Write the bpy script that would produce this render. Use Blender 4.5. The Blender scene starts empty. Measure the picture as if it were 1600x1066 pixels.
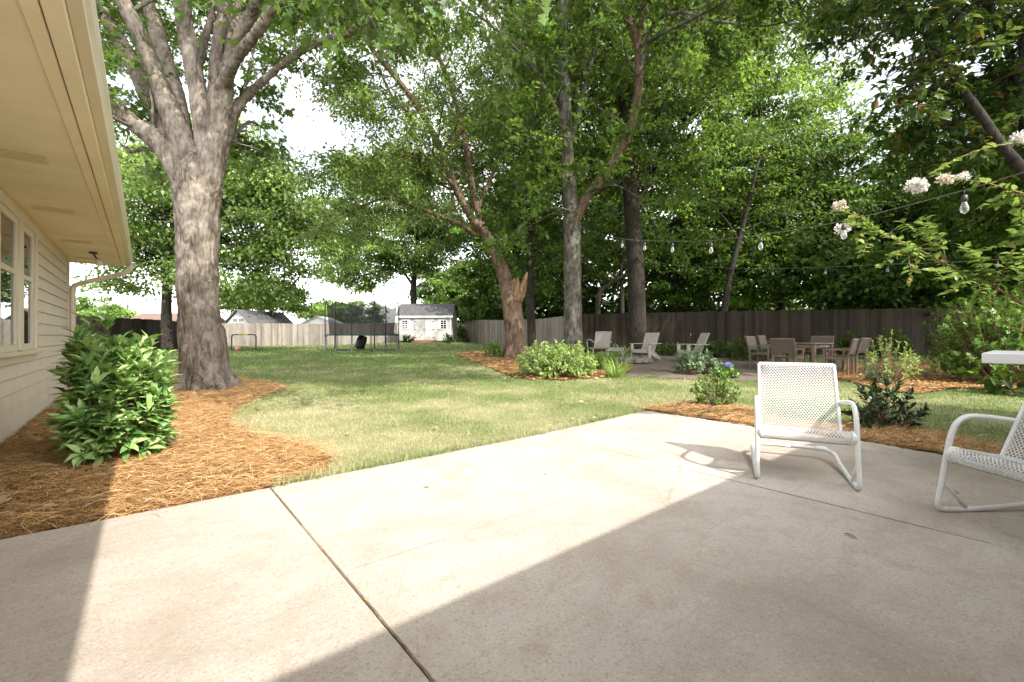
import bpy, math, random
import numpy as np
from mathutils import Vector, Matrix
R = math.radians
F, CX, CY, CAMZ = 695.0, 800.0, 527.0, 1.1
col = bpy.context.scene.collection
scn = bpy.context.scene

# ------------------------------------------------------------------ terrain and survey helpers
_ry = [-1e4, 6, 9, 11.5, 14.5, 18, 24, 36, 1e4]
_rz = [0, 0, .09, .20, .36, .41, .38, .46, .46]
def g(x, y):
    x = np.asarray(x, float); y = np.asarray(y, float)
    base = 0
    for k in (-1.2, -.6, 0, .6, 1.2):
        base = base + np.interp(y + k, _ry, _rz) / 5
    return base + .34 * np.exp(-(((x + 6.6) / 5.) ** 2 + ((y - 35) / 5.) ** 2))
def at(px, py, Y):
    return np.array([(px - CX) / F * Y, Y, CAMZ - (py - CY) / F * Y])
def gp(px, py):
    Y = F * CAMZ / (py - CY)
    for _ in range(60):
        Y = .6 * Y + .4 * F * (CAMZ - float(g((px - CX) / F * Y, Y))) / (py - CY)
    return np.array([(px - CX) / F * Y, Y])
U = np.array([-.637, .771]); U /= np.linalg.norm(U)      # along the side wall, away from the viewer
N = np.array([U[1], -U[0]])                              # away from that wall
def H(s, t, z=0.): 
    p = s * N + t * U
    return np.array([p[0], p[1], z])
def unit(v):
    v = np.asarray(v, float); return v / (np.linalg.norm(v, axis=-1, keepdims=True) + 1e-12)
def inpoly(x, y, poly):
    poly = np.asarray(poly); c = np.zeros(len(x), bool); j = len(poly) - 1
    for i in range(len(poly)):
        xi, yi = poly[i]; xj, yj = poly[j]
        hit = ((yi > y) != (yj > y)) & (x < (xj - xi) * (y - yi) / (yj - yi + 1e-12) + xi)
        c ^= hit; j = i
    return c
def spline(pts, n):
    P = np.asarray(pts, float); m = len(P)
    if m < 3:
        tt = np.linspace(0, 1, n)[:, None]; return P[0] * (1 - tt) + P[-1] * tt
    Q = np.vstack([2 * P[0] - P[1], P, 2 * P[-1] - P[-2]])
    u = np.linspace(0, m - 1 - 1e-9, n); i = u.astype(int); f = (u - i)[:, None]
    a, b, c, d = Q[i], Q[i + 1], Q[i + 2], Q[i + 3]
    return .5 * (2 * b + (c - a) * f + (2 * a - 5 * b + 4 * c - d) * f ** 2 + (3 * b - a - 3 * c + d) * f ** 3)

# ------------------------------------------------------------------ mesh builder
class MB:
    def __init__(s): s.v = []; s.f = []; s.m = []; s.n = 0
    def add(s, v, f, mi=0):
        v = np.asarray(v, float).reshape(-1, 3)
        for q in f: s.f.append(tuple(int(a) + s.n for a in q)); s.m.append(mi)
        s.v.append(v); s.n += len(v)
    def box(s, c, size, rot=None, mi=0, bevel=0.):
        hx, hy, hz = np.array(size) / 2
        b = min(bevel, hx * .9, hy * .9, hz * .9)
        if b <= 0:
            v = np.array([[x, y, z] for z in (-hz, hz) for y in (-hy, hy) for x in (-hx, hx)])
            f = [(0, 2, 3, 1), (4, 5, 7, 6), (0, 1, 5, 4), (2, 6, 7, 3), (0, 4, 6, 2), (1, 3, 7, 5)]
        else:
            def ring(k, z): return [[-hx + k, -hy + b, z], [-hx + b, -hy + k, z], [hx - b, -hy + k, z], [hx - k, -hy + b, z], [hx - k, hy - b, z], [hx - b, hy - k, z], [-hx + b, hy - k, z], [-hx + k, hy - b, z]]
            v = ring(b, -hz) + ring(0, -hz + b) + ring(0, hz - b) + ring(b, hz)
            f = [tuple(range(7, -1, -1)), tuple(range(24, 32))]
            for k in range(3):
                for i in range(8):
                    j = (i + 1) % 8; f.append((k * 8 + i, k * 8 + j, k * 8 + 8 + j, k * 8 + 8 + i))
            v = np.array(v)
        if rot is not None: v = v @ np.array(rot).T
        s.add(v + np.array(c), f, mi)
    def bar(s, a, b, w, h, up=(0, 0, 1), mi=0, bevel=0.):      # rectangular bar from a to b
        a = np.array(a, float); b = np.array(b, float); d = unit(b - a)
        x = np.cross(d, up); 
        if np.linalg.norm(x) < 1e-4: x = np.cross(d, (1, 0, 0))
        x = unit(x); z = np.cross(x, d)
        s.box((a + b) / 2, (w, np.linalg.norm(b - a), h), np.array([x, d, z]).T, mi, bevel)
    def tube(s, pts, rad, n=8, caps=True, mi=0, lump=0., seed=0):
        P = np.asarray(pts, float); m = len(P)
        rad = np.broadcast_to(np.asarray(rad, float), (m,))
        T = unit(np.gradient(P, axis=0)); x = np.cross(T[0], (0.13, .2, 1.))
        if np.linalg.norm(x) < .05: x = np.cross(T[0], (1, 0, 0))
        x = unit(x); th = np.arange(n) * 2 * np.pi / n; V = np.zeros((m, n, 3))
        for i in range(m):
            x = unit(x - T[i] * np.dot(x, T[i])); y = np.cross(T[i], x)
            rr = rad[i]
            if lump:
                L = i * .9
                rr = rad[i] * (1 + lump * (np.sin(3 * th + L * .21 + seed) + .7 * np.sin(5 * th - L * .33 + 2 * seed) + .5 * np.sin(9 * th + L * .8)) / 2)
            V[i] = P[i] + (np.outer(np.cos(th) , x) + np.outer(np.sin(th), y)) * np.reshape(rr, (-1, 1))
        f = []
        for i in range(m - 1):
            for j in range(n):
                k = (j + 1) % n; f.append((i * n + j, i * n + k, (i + 1) * n + k, (i + 1) * n + j))
        if caps: f.append(tuple(range(n - 1, -1, -1))); f.append(tuple((m - 1) * n + j for j in range(n)))
        s.add(V.reshape(-1, 3), f, mi)
    def lathe(s, prof, n=16, c=(0, 0, 0), mi=0, rot=None):
        m = len(prof); th = np.arange(n) * 2 * np.pi / n
        v = np.array([[r * np.cos(a), r * np.sin(a), z] for r, z in prof for a in th])
        if rot is not None: v = v @ np.array(rot).T
        f = [(i * n + j, i * n + (j + 1) % n, (i + 1) * n + (j + 1) % n, (i + 1) * n + j) for i in range(m - 1) for j in range(n)]
        f += [tuple(range(n - 1, -1, -1)), tuple((m - 1) * n + j for j in range(n))]
        s.add(v + np.array(c), f, mi)
    def prism(s, poly, axis_a, axis_b, ext, o=(0, 0, 0), mi=0):  # polygon in plane (a,b), extruded by vector ext
        a = np.array(axis_a, float); b = np.array(axis_b, float); e = np.array(ext, float); n = len(poly)
        q = np.array([np.array(o) + p[0] * a + p[1] * b for p in poly])
        s.add(np.vstack([q, q + e]), [tuple(range(n - 1, -1, -1)), tuple(range(n, 2 * n))] + [(i, (i + 1) % n, n + (i + 1) % n, n + i) for i in range(n)], mi)
    def build(s, name, mats, parent=None, smooth=False, origin=(0, 0, 0)):
        me = bpy.data.meshes.new(name); v = np.vstack(s.v) - np.array(origin, float)
        me.from_pydata(v.tolist(), [], s.f)
        return finish(me, name, mats, parent, smooth, s.m, origin)
def finish(me, name, mats, parent, smooth, mi=None, origin=(0, 0, 0)):
    for m in (mats if isinstance(mats, (list, tuple)) else [mats]): me.materials.append(m)
    if mi is not None and any(mi): me.polygons.foreach_set('material_index', mi)
    if smooth: me.polygons.foreach_set('use_smooth', [True] * len(me.polygons))
    me.update()
    o = bpy.data.objects.new(name, me); col.objects.link(o)
    if parent is not None: o.parent = parent
    else: o.location = origin
    return o
def fastmesh(name, V, faces_per, counts, mats, parent=None, origin=(0, 0, 0), smooth=False):
    """V (N,3); faces_per flat loop indices; counts loops per face"""
    me = bpy.data.meshes.new(name); V = np.asarray(V, np.float32) - np.asarray(origin, np.float32)
    me.vertices.add(len(V)); me.vertices.foreach_set('co', V.ravel())
    me.loops.add(len(faces_per)); me.loops.foreach_set('vertex_index', np.asarray(faces_per, np.int32))
    me.polygons.add(len(counts)); st = np.concatenate([[0], np.cumsum(counts)[:-1]]).astype(np.int32)
    me.polygons.foreach_set('loop_start', st)
    me.update(calc_edges=True); me.validate()
    return finish(me, name, mats, parent, smooth, None, origin)

LEAF = {
 'diamond': ([(0, 0, 0), (.5, .45, .10), (0, 1, -.06), (-.5, .45, .10)], [(0, 1, 2), (0, 2, 3)]),
 'oval': ([(0, 0, 0), (0, .5, .05), (0, 1, -.08), (.40, .28, .10), (.42, .62, .08), (-.40, .28, .10), (-.42, .62, .08)], [(0, 3, 4, 1), (1, 4, 2), (0, 1, 6, 5), (1, 2, 6)]),
 'lobed': ([(0, 0, 0), (.16, .34, .03), (.52, .38, .05), (.22, .60, .02), (0, 1, -.08), (-.22, .60, .02), (-.52, .38, .05), (-.16, .34, .03), (0, .45, .0), (.40, .02, .02), (-.40, .02, .02)],
           [(0, 9, 1, 8), (8, 1, 2, 3), (8, 3, 4, 5), (8, 5, 6, 7), (0, 8, 7, 10)]),
 'blade': ([(-.5, 0, 0), (.5, 0, 0), (.36, .55, .06), (-.36, .55, .06), (0, 1, .24)], [(0, 1, 2, 3), (3, 2, 4)]),
 'strap': ([(-.5, 0, 0), (.5, 0, 0), (.5, .4, .06), (-.5, .4, .06), (.35, .75, -.02), (-.35, .75, -.02), (0, 1, -.2)], [(0, 1, 2, 3), (3, 2, 4, 5), (5, 4, 6)]),
}
def leaves(name, P, D, Nn, L, W, shape, mats, parent=None, origin=(0, 0, 0), tone=None):
    tv, tf = LEAF[shape]; tv = np.array(tv); n = len(P); k = len(tv)
    P = np.asarray(P); D = unit(D); S = unit(np.cross(D, Nn)); Nn = np.cross(S, D)
    L = np.broadcast_to(np.asarray(L, float), (n,))[:, None, None]; W = np.broadcast_to(np.asarray(W, float), (n,))[:, None, None]
    V = P[:, None, :] + W * tv[None, :, 0:1] * S[:, None, :] + L * tv[None, :, 1:2] * D[:, None, :] + L * tv[None, :, 2:3] * Nn[:, None, :]
    fl = np.concatenate([np.array(q) for q in tf]); cnt = np.array([len(q) for q in tf])
    F_ = (fl[None, :] + (np.arange(n) * k)[:, None]).ravel()
    o = fastmesh(name, V.reshape(-1, 3), F_, np.tile(cnt, n), mats, parent, origin)
    at_ = o.data.attributes.new('tone', 'FLOAT', 'POINT'); at_.data.foreach_set('value', np.repeat(np.ones(n) if tone is None else tone, k).astype(np.float32)[:len(o.data.vertices)])
    return o
def vnoise(P):                                                        # smooth 3-D value noise, vectorised
    i = np.floor(P).astype(np.int64); f = P - i; f = f * f * (3 - 2 * f); r = 0
    for dx in (0, 1):
        for dy in (0, 1):
            for dz in (0, 1):
                h = (i[:, 0] + dx) * 374761393 + (i[:, 1] + dy) * 668265263 + (i[:, 2] + dz) * 2147483647; h = (h ^ (h >> 13)) * 1274126177; h = (h ^ (h >> 16)) & 0xFFFF
                r = r + h / 65535. * (f[:, 0] if dx else 1 - f[:, 0]) * (f[:, 1] if dy else 1 - f[:, 1]) * (f[:, 2] if dz else 1 - f[:, 2])
    return r

# ------------------------------------------------------------------ things
def tag(o, label=None, cat=None, group=None, kind=None):
    if label: o['label'] = label
    if cat: o['category'] = cat
    if group: o['group'] = group
    if kind: o['kind'] = kind
    return o
def thing(name, label, cat, loc=(0, 0, 0), rz=0., group=None):
    o = bpy.data.objects.new(name, None); col.objects.link(o)
    o.location = tuple(float(a) for a in loc); o.rotation_euler = (0, 0, rz); o.empty_display_size = .2
    return tag(o, label, cat, group)
def dup(root, loc, rz=0., label=None, group=None):
    r = root.copy(); col.objects.link(r); r.location = tuple(float(a) for a in loc); r.rotation_euler = (0, 0, rz)
    if label: r['label'] = label
    if group: r['group'] = group
    for ch in list(root.children):
        c = ch.copy(); col.objects.link(c); c.parent = r
        for q in list(ch.children):
            d = q.copy(); col.objects.link(d); d.parent = c
    return r

# ------------------------------------------------------------------ materials
def nodes(name):
    m = bpy.data.materials.new(name); m.use_nodes = True; t = m.node_tree
    for n in list(t.nodes): t.nodes.remove(n)
    return m, t
class NT:
    def __init__(s, t): s.t = t
    def n(s, ty, **kw):
        o = s.t.nodes.new(ty)
        for k, v in kw.items():
            if k == 'ins':
                for a, b in v.items():
                    if isinstance(b, bpy.types.NodeSocket): s.t.links.new(b, o.inputs[a])
                    else: o.inputs[a].default_value = b
            else: setattr(o, k, v)
        return o
    def pos(s): return s.n('ShaderNodeNewGeometry').outputs['Position']
    def obj(s): return s.n('ShaderNodeTexCoord').outputs['Object']
    def rnd(s): return s.n('ShaderNodeNewGeometry').outputs['Random Per Island']
    def scale(s, v, sc): return s.n('ShaderNodeVectorMath', operation='MULTIPLY', ins={0: v, 1: sc}).outputs[0]
    def noise(s, v, sc, det=4., rough=.55, dist=0.): return s.n('ShaderNodeTexNoise', ins={'Vector': v, 'Scale': sc, 'Detail': det, 'Roughness': rough, 'Distortion': dist}).outputs['Fac']
    def voro(s, v, sc, feat='F1', rndm=1.): return s.n('ShaderNodeTexVoronoi', feature=feat, ins={'Vector': v, 'Scale': sc, 'Randomness': rndm}).outputs['Distance']
    def ramp(s, f, stops):
        r = s.n('ShaderNodeValToRGB', ins={'Fac': f}); e = r.color_ramp.elements
        while len(e) < len(stops): e.new(.5)
        for i, (p, c) in enumerate(stops):
            e[i].position = p; e[i].color = (c, c, c, 1) if isinstance(c, (int, float)) else (*c, 1)
        return r.outputs['Color']
    def mix(s, f, a, b, mode='MIX'):
        m = s.n('ShaderNodeMix', data_type='RGBA', blend_type=mode)
        for k, v in ((0, f), (6, a), (7, b)):
            if isinstance(v, bpy.types.NodeSocket): s.t.links.new(v, m.inputs[k])
            else: m.inputs[k].default_value = v if k == 0 else (*v, 1)
        return m.outputs[2]
    def math(s, op, a, b=0., c=0.): return s.n('ShaderNodeMath', operation=op, ins={0: a, 1: b, 2: c}).outputs[0]
    def bump(s, h, st, d=.01): return s.n('ShaderNodeBump', ins={'Height': h, 'Strength': st, 'Distance': d}).outputs[0]
    def bsdf(s, **ins):
        return s.n('ShaderNodeBsdfPrincipled', ins={k.replace('_', ' '): v for k, v in ins.items()}).outputs[0]
    def out(s, sh): s.n('ShaderNodeOutputMaterial', ins={'Surface': sh})
def c4(c): return (*c, 1.)
def paint(name, c, rough=.5, var=.12, sc=6., bump=0., bsc=60., metal=0., spec=.5):
    m, t = nodes(name); q = NT(t); p = q.obj()
    f = q.noise(p, sc, 5.); d = tuple(a * (1 - var) for a in c); u = tuple(min(1, a * (1 + var * .5)) for a in c)
    base = q.ramp(f, [(.3, d), (.7, u)])
    k = dict(Base_Color=base, Roughness=rough, Metallic=metal); k['Specular_IOR_Level'] = spec
    if bump: k['Normal'] = q.bump(q.noise(p, bsc, 4.), bump, .004)
    q.out(q.bsdf(**k)); return m
def leafmat(name, stops, transl=.35, tcol=(.32, .42, .06), rough=.42, spec=.45):
    m, t = nodes(name); q = NT(t)
    base = q.ramp(q.rnd(), stops)
    tn = q.n('ShaderNodeAttribute', attribute_name='tone').outputs['Fac']
    base = q.n('ShaderNodeVectorMath', operation='SCALE', ins={0: base, 'Scale': tn}).outputs[0]
    a = q.bsdf(Base_Color=base, Roughness=rough, Specular_IOR_Level=spec)
    tc = q.n('ShaderNodeVectorMath', operation='SCALE', ins={0: q.mix(.5, base, tcol), 'Scale': tn}).outputs[0]
    b = q.n('ShaderNodeBsdfTranslucent', ins={'Color': tc}).outputs[0]
    q.out(q.n('ShaderNodeMixShader', ins={0: transl, 1: a, 2: b}).outputs[0]); return m
def barkmat(name, lo, hi, patch, sc=1., bump=.9, cell=.35):
    m, t = nodes(name); q = NT(t); p = q.pos()
    v = q.scale(p, (9 * sc, 9 * sc, 1.7 * sc))
    r = q.noise(v, 1.3, 8., .65, .6); w = q.voro(q.scale(p, (11 * sc, 11 * sc, 2.6 * sc)), 1., 'DISTANCE_TO_EDGE')
    w2 = q.ramp(w, [(.0, 1. - cell), (.16, 1.)])
    st = q.noise(q.scale(p, (34 * sc, 34 * sc, 3.2 * sc)), 1., 7., .78, 1.1)
    h = q.math('MULTIPLY', w2, q.math('ADD', q.math('MULTIPLY', r, .55), q.math('MULTIPLY', st, .5)))
    base = q.ramp(h, [(.26, tuple(a * .8 for a in lo)), (.44, tuple((a + b) / 2 for a, b in zip(lo, hi))), (.62, hi)])
    base = q.mix(q.ramp(q.noise(q.scale(p, (1, 1, .6)), 3.1, 6., .75), [(.46, 0.), (.60, .65)]), base, patch)
    base = q.mix(q.ramp(q.noise(q.scale(p, (1, 1, .45)), 5., 6., .75, .5), [(.53, 0.), (.66, .7)]), base, tuple(a * .5 for a in lo))
    q.out(q.bsdf(Base_Color=base, Roughness=.9, Specular_IOR_Level=.2, Normal=q.bump(h, bump, .03))); return m
def woodmat(name, lo, hi, rough=.8, axis=(30, 30, 2.)):
    m, t = nodes(name); q = NT(t); p = q.obj()
    base = q.ramp(q.math('ADD', q.math('MULTIPLY', q.rnd(), .55), q.math('MULTIPLY', q.noise(q.scale(p, axis), 1., 5., .65), .5)), [(.2, lo), (.8, hi)])
    k = q.noise(q.scale(p, (4, 4, 1.2)), 1., 4.)
    base = q.mix(q.ramp(k, [(.5, 0.), (.72, .5)]), base, tuple(a * .45 for a in lo))
    q.out(q.bsdf(Base_Color=base, Roughness=rough, Specular_IOR_Level=.25, Normal=q.bump(q.noise(q.scale(p, (60, 60, 4)), 1., 4.), .3, .004))); return m
M = {}
M['siding'] = paint('cream_siding_paint', (.73, .665, .56), .55, .06, 3., .12, 90.)
M['trim'] = paint('cream_trim_paint', (.72, .66, .54), .5, .06, 3., .1, 60.)
M['soffit'] = paint('cream_bounce_soffit_paint', (.90, .79, .59), .6, .13, 1.3, .08, 40.)  # cream warmed and lightened to hold light bounced from straw and concrete
M['gutter'] = paint('cream_gutter_enamel', (.74, .66, .50), .3, .06, 2.)
M['vent_plate'] = paint('vent_plate_paint', (.80, .68, .48), .6, .07, 4.)
M['vent'] = paint('vent_shadow_paint', (.58, .48, .32), .7, .2, 40.)
M['dark'] = paint('dark_void', (.012, .012, .012), .8, .2)
M['white'] = paint('white_enamel', (.75, .75, .76), .32, .05, 9., .05, 120.)
def whitemetal():
    m, t = nodes('worn_white_enamel'); q = NT(t); p = q.pos()
    base = q.ramp(q.noise(p, 7., 5.), [(.3, (.68, .68, .68)), (.7, (.77, .77, .765))])
    base = q.mix(q.ramp(q.noise(p, 60., 3., .7), [(.66, 0.), (.70, .8)]), base, (.30, .19, .11))
    base = q.mix(q.ramp(q.noise(p, 16., 5., .7), [(.56, 0.), (.72, .35)]), base, (.50, .46, .40))
    q.out(q.bsdf(Base_Color=base, Roughness=.36, Normal=q.bump(q.noise(p, 140., 3.), .06, .002))); return m
M['white'] = whitemetal()
M['slab_white'] = paint('white_table_paint', (.80, .80, .82), .45, .05, 5., .05, 80.)
M['black'] = paint('black_enamel', (.012, .012, .013), .45, .2)
M['steel'] = paint('galvanised_steel', (.25, .27, .27), .45, .2, 12., 0, 60, .6)
M['greige'] = paint('greige_resin_wood', (.34, .305, .26), .6, .1, 14., .1, 80.)
M['brownwood'] = woodmat('weathered_brown_wood', (.10, .07, .053), (.25, .18, .135), .65, (18, 18, 3))
M['sling'] = paint('dark_sling_fabric', (.105, .083, .07), .7, .15, 60.)
M['greymetal'] = paint('pale_grey_metal', (.30, .285, .26), .45, .1, 10.)
M['fence_dark'] = woodmat('weathered_shaded_fence_wood', (.011, .008, .0055), (.042, .031, .022), .85, (26, 26, 1.6))  # weathered brown, darkened further in place of shade from overhead canopy
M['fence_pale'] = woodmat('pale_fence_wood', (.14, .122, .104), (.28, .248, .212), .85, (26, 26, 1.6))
M['shed'] = paint('shed_siding_paint', (.50, .485, .46), .6, .06, 4.)
M['shedtrim'] = paint('white_shed_trim', (.80, .81, .83), .5, .05, 4.)
M['shingle'] = paint('grey_shingle', (.10, .095, .10), .85, .5, 9., .5, 30.)
M['brownroof'] = paint('brown_shingle', (.16, .10, .075), .85, .3, 9., .4, 30.)
M['ramp'] = paint('red_brown_boards', (.30, .12, .08), .8, .2, 9.)
M['stone'] = paint('grey_fieldstone', (.19, .175, .155), .85, .35, 7., .5, 30.)
M['yellow'] = paint('yellow_padding', (.55, .50, .04), .6, .1)
M['pinkball'] = paint('pink_vinyl', (.72, .30, .26), .35, .1)
M['deepgreen'] = paint('dark_green_vinyl', (.02, .06, .06), .5, .2)
M['wire'] = paint('weathered_cable', (.16, .14, .11), .6, .2)
M['socket'] = paint('black_socket', (.03, .03, .03), .5, .2)
def glassmat():
    m, t = nodes('window_glass'); q = NT(t)
    q.out(q.bsdf(Base_Color=c4((.02, .024, .026)), Roughness=.015, Specular_IOR_Level=.9, IOR=1.75)); return m
M['glass'] = glassmat()
def bulbmat():
    m, t = nodes('bulb_glass'); q = NT(t)
    a = q.n('ShaderNodeBsdfTransparent', ins={'Color': c4((.95, .95, .93))}).outputs[0]
    b = q.bsdf(Base_Color=c4((.75, .75, .72)), Roughness=.06, Specular_IOR_Level=.9)
    fr = q.n('ShaderNodeLayerWeight', ins={'Blend': .45}).outputs['Facing']
    q.out(q.n('ShaderNodeMixShader', ins={0: q.math('ADD', q.math('MULTIPLY', fr, .65), .10), 1: a, 2: b}).outputs[0]); return m
M['bulb'] = bulbmat()
def netmat():
    m, t = nodes('black_netting'); q = NT(t)
    a = q.n('ShaderNodeBsdfTransparent').outputs[0]
    b = q.bsdf(Base_Color=c4((.012, .012, .014)), Roughness=.8)
    q.out(q.n('ShaderNodeMixShader', ins={0: .66, 1: a, 2: b}).outputs[0]); return m
M['net'] = netmat()

M['leaf_maple'] = leafmat('maple_leaf', [(0, (.036, .088, .013)), (.5, (.065, .135, .020)), (1, (.12, .20, .036))], .40)
M['leaf_oak'] = leafmat('oak_leaf', [(0, (.018, .055, .008)), (.5, (.044, .102, .014)), (.97, (.11, .19, .028)), (1, (.16, .10, .03))], .44, spec=.28, rough=.5)
M['leaf_willow'] = leafmat('willow_oak_leaf', [(0, (.046, .095, .018)), (.5, (.085, .150, .028)), (1, (.15, .225, .05))], .40)
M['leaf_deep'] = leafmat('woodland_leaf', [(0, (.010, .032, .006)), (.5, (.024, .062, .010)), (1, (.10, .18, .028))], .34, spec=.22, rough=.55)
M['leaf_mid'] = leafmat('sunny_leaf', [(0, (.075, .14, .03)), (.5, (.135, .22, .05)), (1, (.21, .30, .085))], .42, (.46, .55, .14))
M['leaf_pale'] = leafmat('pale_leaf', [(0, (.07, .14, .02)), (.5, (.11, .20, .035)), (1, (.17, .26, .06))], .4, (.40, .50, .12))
M['leaf_chestnut'] = leafmat('chestnut_leaf', [(0, (.014, .045, .008)), (.6, (.03, .08, .013)), (.90, (.06, .115, .022)), (.95, (.16, .07, .02)), (1, (.20, .09, .025))], .3)
M['leaf_laurel'] = leafmat('laurel_leaf', [(0, (.055, .15, .035)), (.3, (.15, .31, .08)), (.65, (.33, .50, .16)), (1, (.50, .64, .29))], .24, (.46, .58, .12), .33, .5)
M['leaf_shrub'] = leafmat('shrub_leaf', [(0, (.045, .12, .02)), (.6, (.12, .25, .035)), (1, (.26, .40, .07))], .25, (.3, .42, .05), .32)
M['leaf_darkshrub'] = leafmat('dark_shrub_leaf', [(0, (.010, .028, .012)), (.6, (.018, .045, .018)), (.9, (.035, .07, .03)), (1, (.07, .04, .03))], .12, (.2, .3, .05), .3)
M['leaf_lime'] = leafmat('lime_leaf', [(0, (.18, .29, .07)), (.5, (.32, .45, .13)), (1, (.46, .58, .22))], .38, (.46, .56, .12), .5)
M['leaf_grey'] = leafmat('grey_green_leaf', [(0, (.08, .14, .065)), (.5, (.16, .235, .12)), (1, (.28, .36, .20))], .25, (.3, .4, .15), .5)
M['leaf_crape'] = leafmat('crape_leaf', [(0, (.06, .14, .025)), (.6, (.14, .25, .05)), (.94, (.24, .36, .08)), (1, (.30, .18, .05))], .38, (.45, .56, .1), .35)
M['blossom'] = leafmat('white_blossom', [(0, (.55, .50, .45)), (.5, (.72, .68, .62)), (1, (.85, .82, .78))], .3, (.8, .75, .7), .7)
M['blossom_tan'] = leafmat('faded_blossom', [(0, (.46, .34, .24)), (.5, (.66, .57, .47)), (1, (.80, .74, .66))], .3, (.8, .65, .5), .7)
M['blossom_blue'] = leafmat('blue_blossom', [(0, (.16, .20, .42)), (.5, (.24, .29, .55)), (1, (.38, .42, .66))], .3, (.3, .35, .7), .7)
M['dryleaf'] = leafmat('dry_leaf', [(0, (.26, .15, .07)), (.5, (.45, .32, .18)), (1, (.62, .52, .38))], .15, (.5, .35, .15), .7, .2)
M['clipping'] = leafmat('green_leaf_litter', [(0, (.08, .18, .06)), (1, (.12, .24, .08))], .2)
M['bark_maple'] = barkmat('maple_bark', (.042, .033, .025), (.225, .185, .148), (.32, .277, .227), 1.1, .9, .25)
M['bark_red'] = barkmat('reddish_bark', (.045, .030, .021), (.20, .135, .095), (.24, .16, .115), 1., .8, .4)
M['bark_grey'] = barkmat('lichen_bark', (.035, .028, .022), (.135, .112, .088), (.25, .26, .22), .9, .9)
M['bark_dark'] = barkmat('dark_bark', (.013, .010, .008), (.055, .044, .035), (.045, .04, .032), .8, .8)
M['bark_orange'] = barkmat('stem_bark', (.10, .06, .035), (.34, .22, .13), (.30, .22, .16), 2., .4)
M['heartwood'] = barkmat('broken_wood', (.09, .055, .03), (.36, .23, .12), (.22, .14, .085), 1.6, .7)
def grassmat():
    m, t = nodes('grass_blade'); q = NT(t); p = q.pos()
    r = q.rnd()
    green = q.ramp(r, [(0, (.075, .155, .034)), (.5, (.135, .235, .058)), (.85, (.23, .31, .10)), (1, (.42, .37, .20))])
    dry = q.ramp(r, [(0, (.21, .28, .10)), (.4, (.40, .39, .20)), (1, (.66, .58, .38))])
    k = q.math('MULTIPLY', q.noise(p, .55, 4., .6), 1.)
    yy = q.n('ShaderNodeSeparateXYZ', ins={0: p}).outputs[1]
    near = q.n('ShaderNodeMapRange', ins={0: yy, 1: 5., 2: 15., 3: .17, 4: -.08}).outputs[0]
    xx = q.n('ShaderNodeSeparateXYZ', ins={0: p}).outputs[0]
    east = q.n('ShaderNodeMapRange', ins={0: xx, 1: 3.2, 2: 6., 3: 0., 4: -.22}).outputs[0]  # less dry to the right; darker green also deepens the shaded strip there
    fac = q.ramp(q.math('ADD', q.math('ADD', k, near), east), [(.45, 0.), (.72, 1.)])
    base = q.mix(fac, green, dry)
    a = q.bsdf(Base_Color=base, Roughness=.6, Specular_IOR_Level=.25)
    b = q.n('ShaderNodeBsdfTranslucent', ins={'Color': base}).outputs[0]
    q.out(q.n('ShaderNodeMixShader', ins={0: .3, 1: a, 2: b}).outputs[0]); return m
M['grass'] = grassmat()
def lawnmat():
    m, t = nodes('lawn_turf'); q = NT(t); p = q.pos()
    f = q.noise(p, 26., 6., .7); base = q.ramp(f, [(.3, (.07, .10, .03)), (.5, (.15, .18, .06)), (.72, (.30, .28, .14))])
    k = q.noise(p, .55, 4., .6)
    yy = q.n('ShaderNodeSeparateXYZ', ins={0: p}).outputs[1]
    near = q.n('ShaderNodeMapRange', ins={0: yy, 1: 5., 2: 15., 3: .11, 4: -.12}).outputs[0]
    base = q.mix(q.ramp(q.math('ADD', k, near), [(.48, 0.), (.75, .8)]), base, (.42, .36, .23))
    q.out(q.bsdf(Base_Color=base, Roughness=.95, Specular_IOR_Level=.1, Normal=q.bump(f, .8, .03))); return m
M['lawn'] = lawnmat()
def strawmat(name, stops, gsc):
    m, t = nodes(name); q = NT(t); p = q.pos()
    v = q.math('MULTIPLY', q.noise(p, gsc, 6., .75, 1.), 1.)
    base = q.ramp(v, stops)
    q.out(q.bsdf(Base_Color=base, Roughness=.9, Specular_IOR_Level=.15, Normal=q.bump(v, 1., .03))); return m
M['mulch'] = strawmat('pine_straw_bed', [(.35, (.05, .024, .010)), (.52, (.26, .135, .052)), (.72, (.60, .36, .16))], 40.)
M['dirt'] = strawmat('gravel_dirt', [(.3, (.09, .068, .048)), (.5, (.18, .145, .11)), (.7, (.30, .25, .20))], 30.)
def needlemat():
    m, t = nodes('pine_needle'); q = NT(t)
    base = q.ramp(q.rnd(), [(0, (.14, .065, .024)), (.3, (.38, .20, .07)), (.75, (.70, .42, .18)), (1, (.85, .66, .40))])
    q.out(q.bsdf(Base_Color=base, Roughness=.6, Specular_IOR_Level=.3)); return m
M['needle'] = needlemat()
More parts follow.
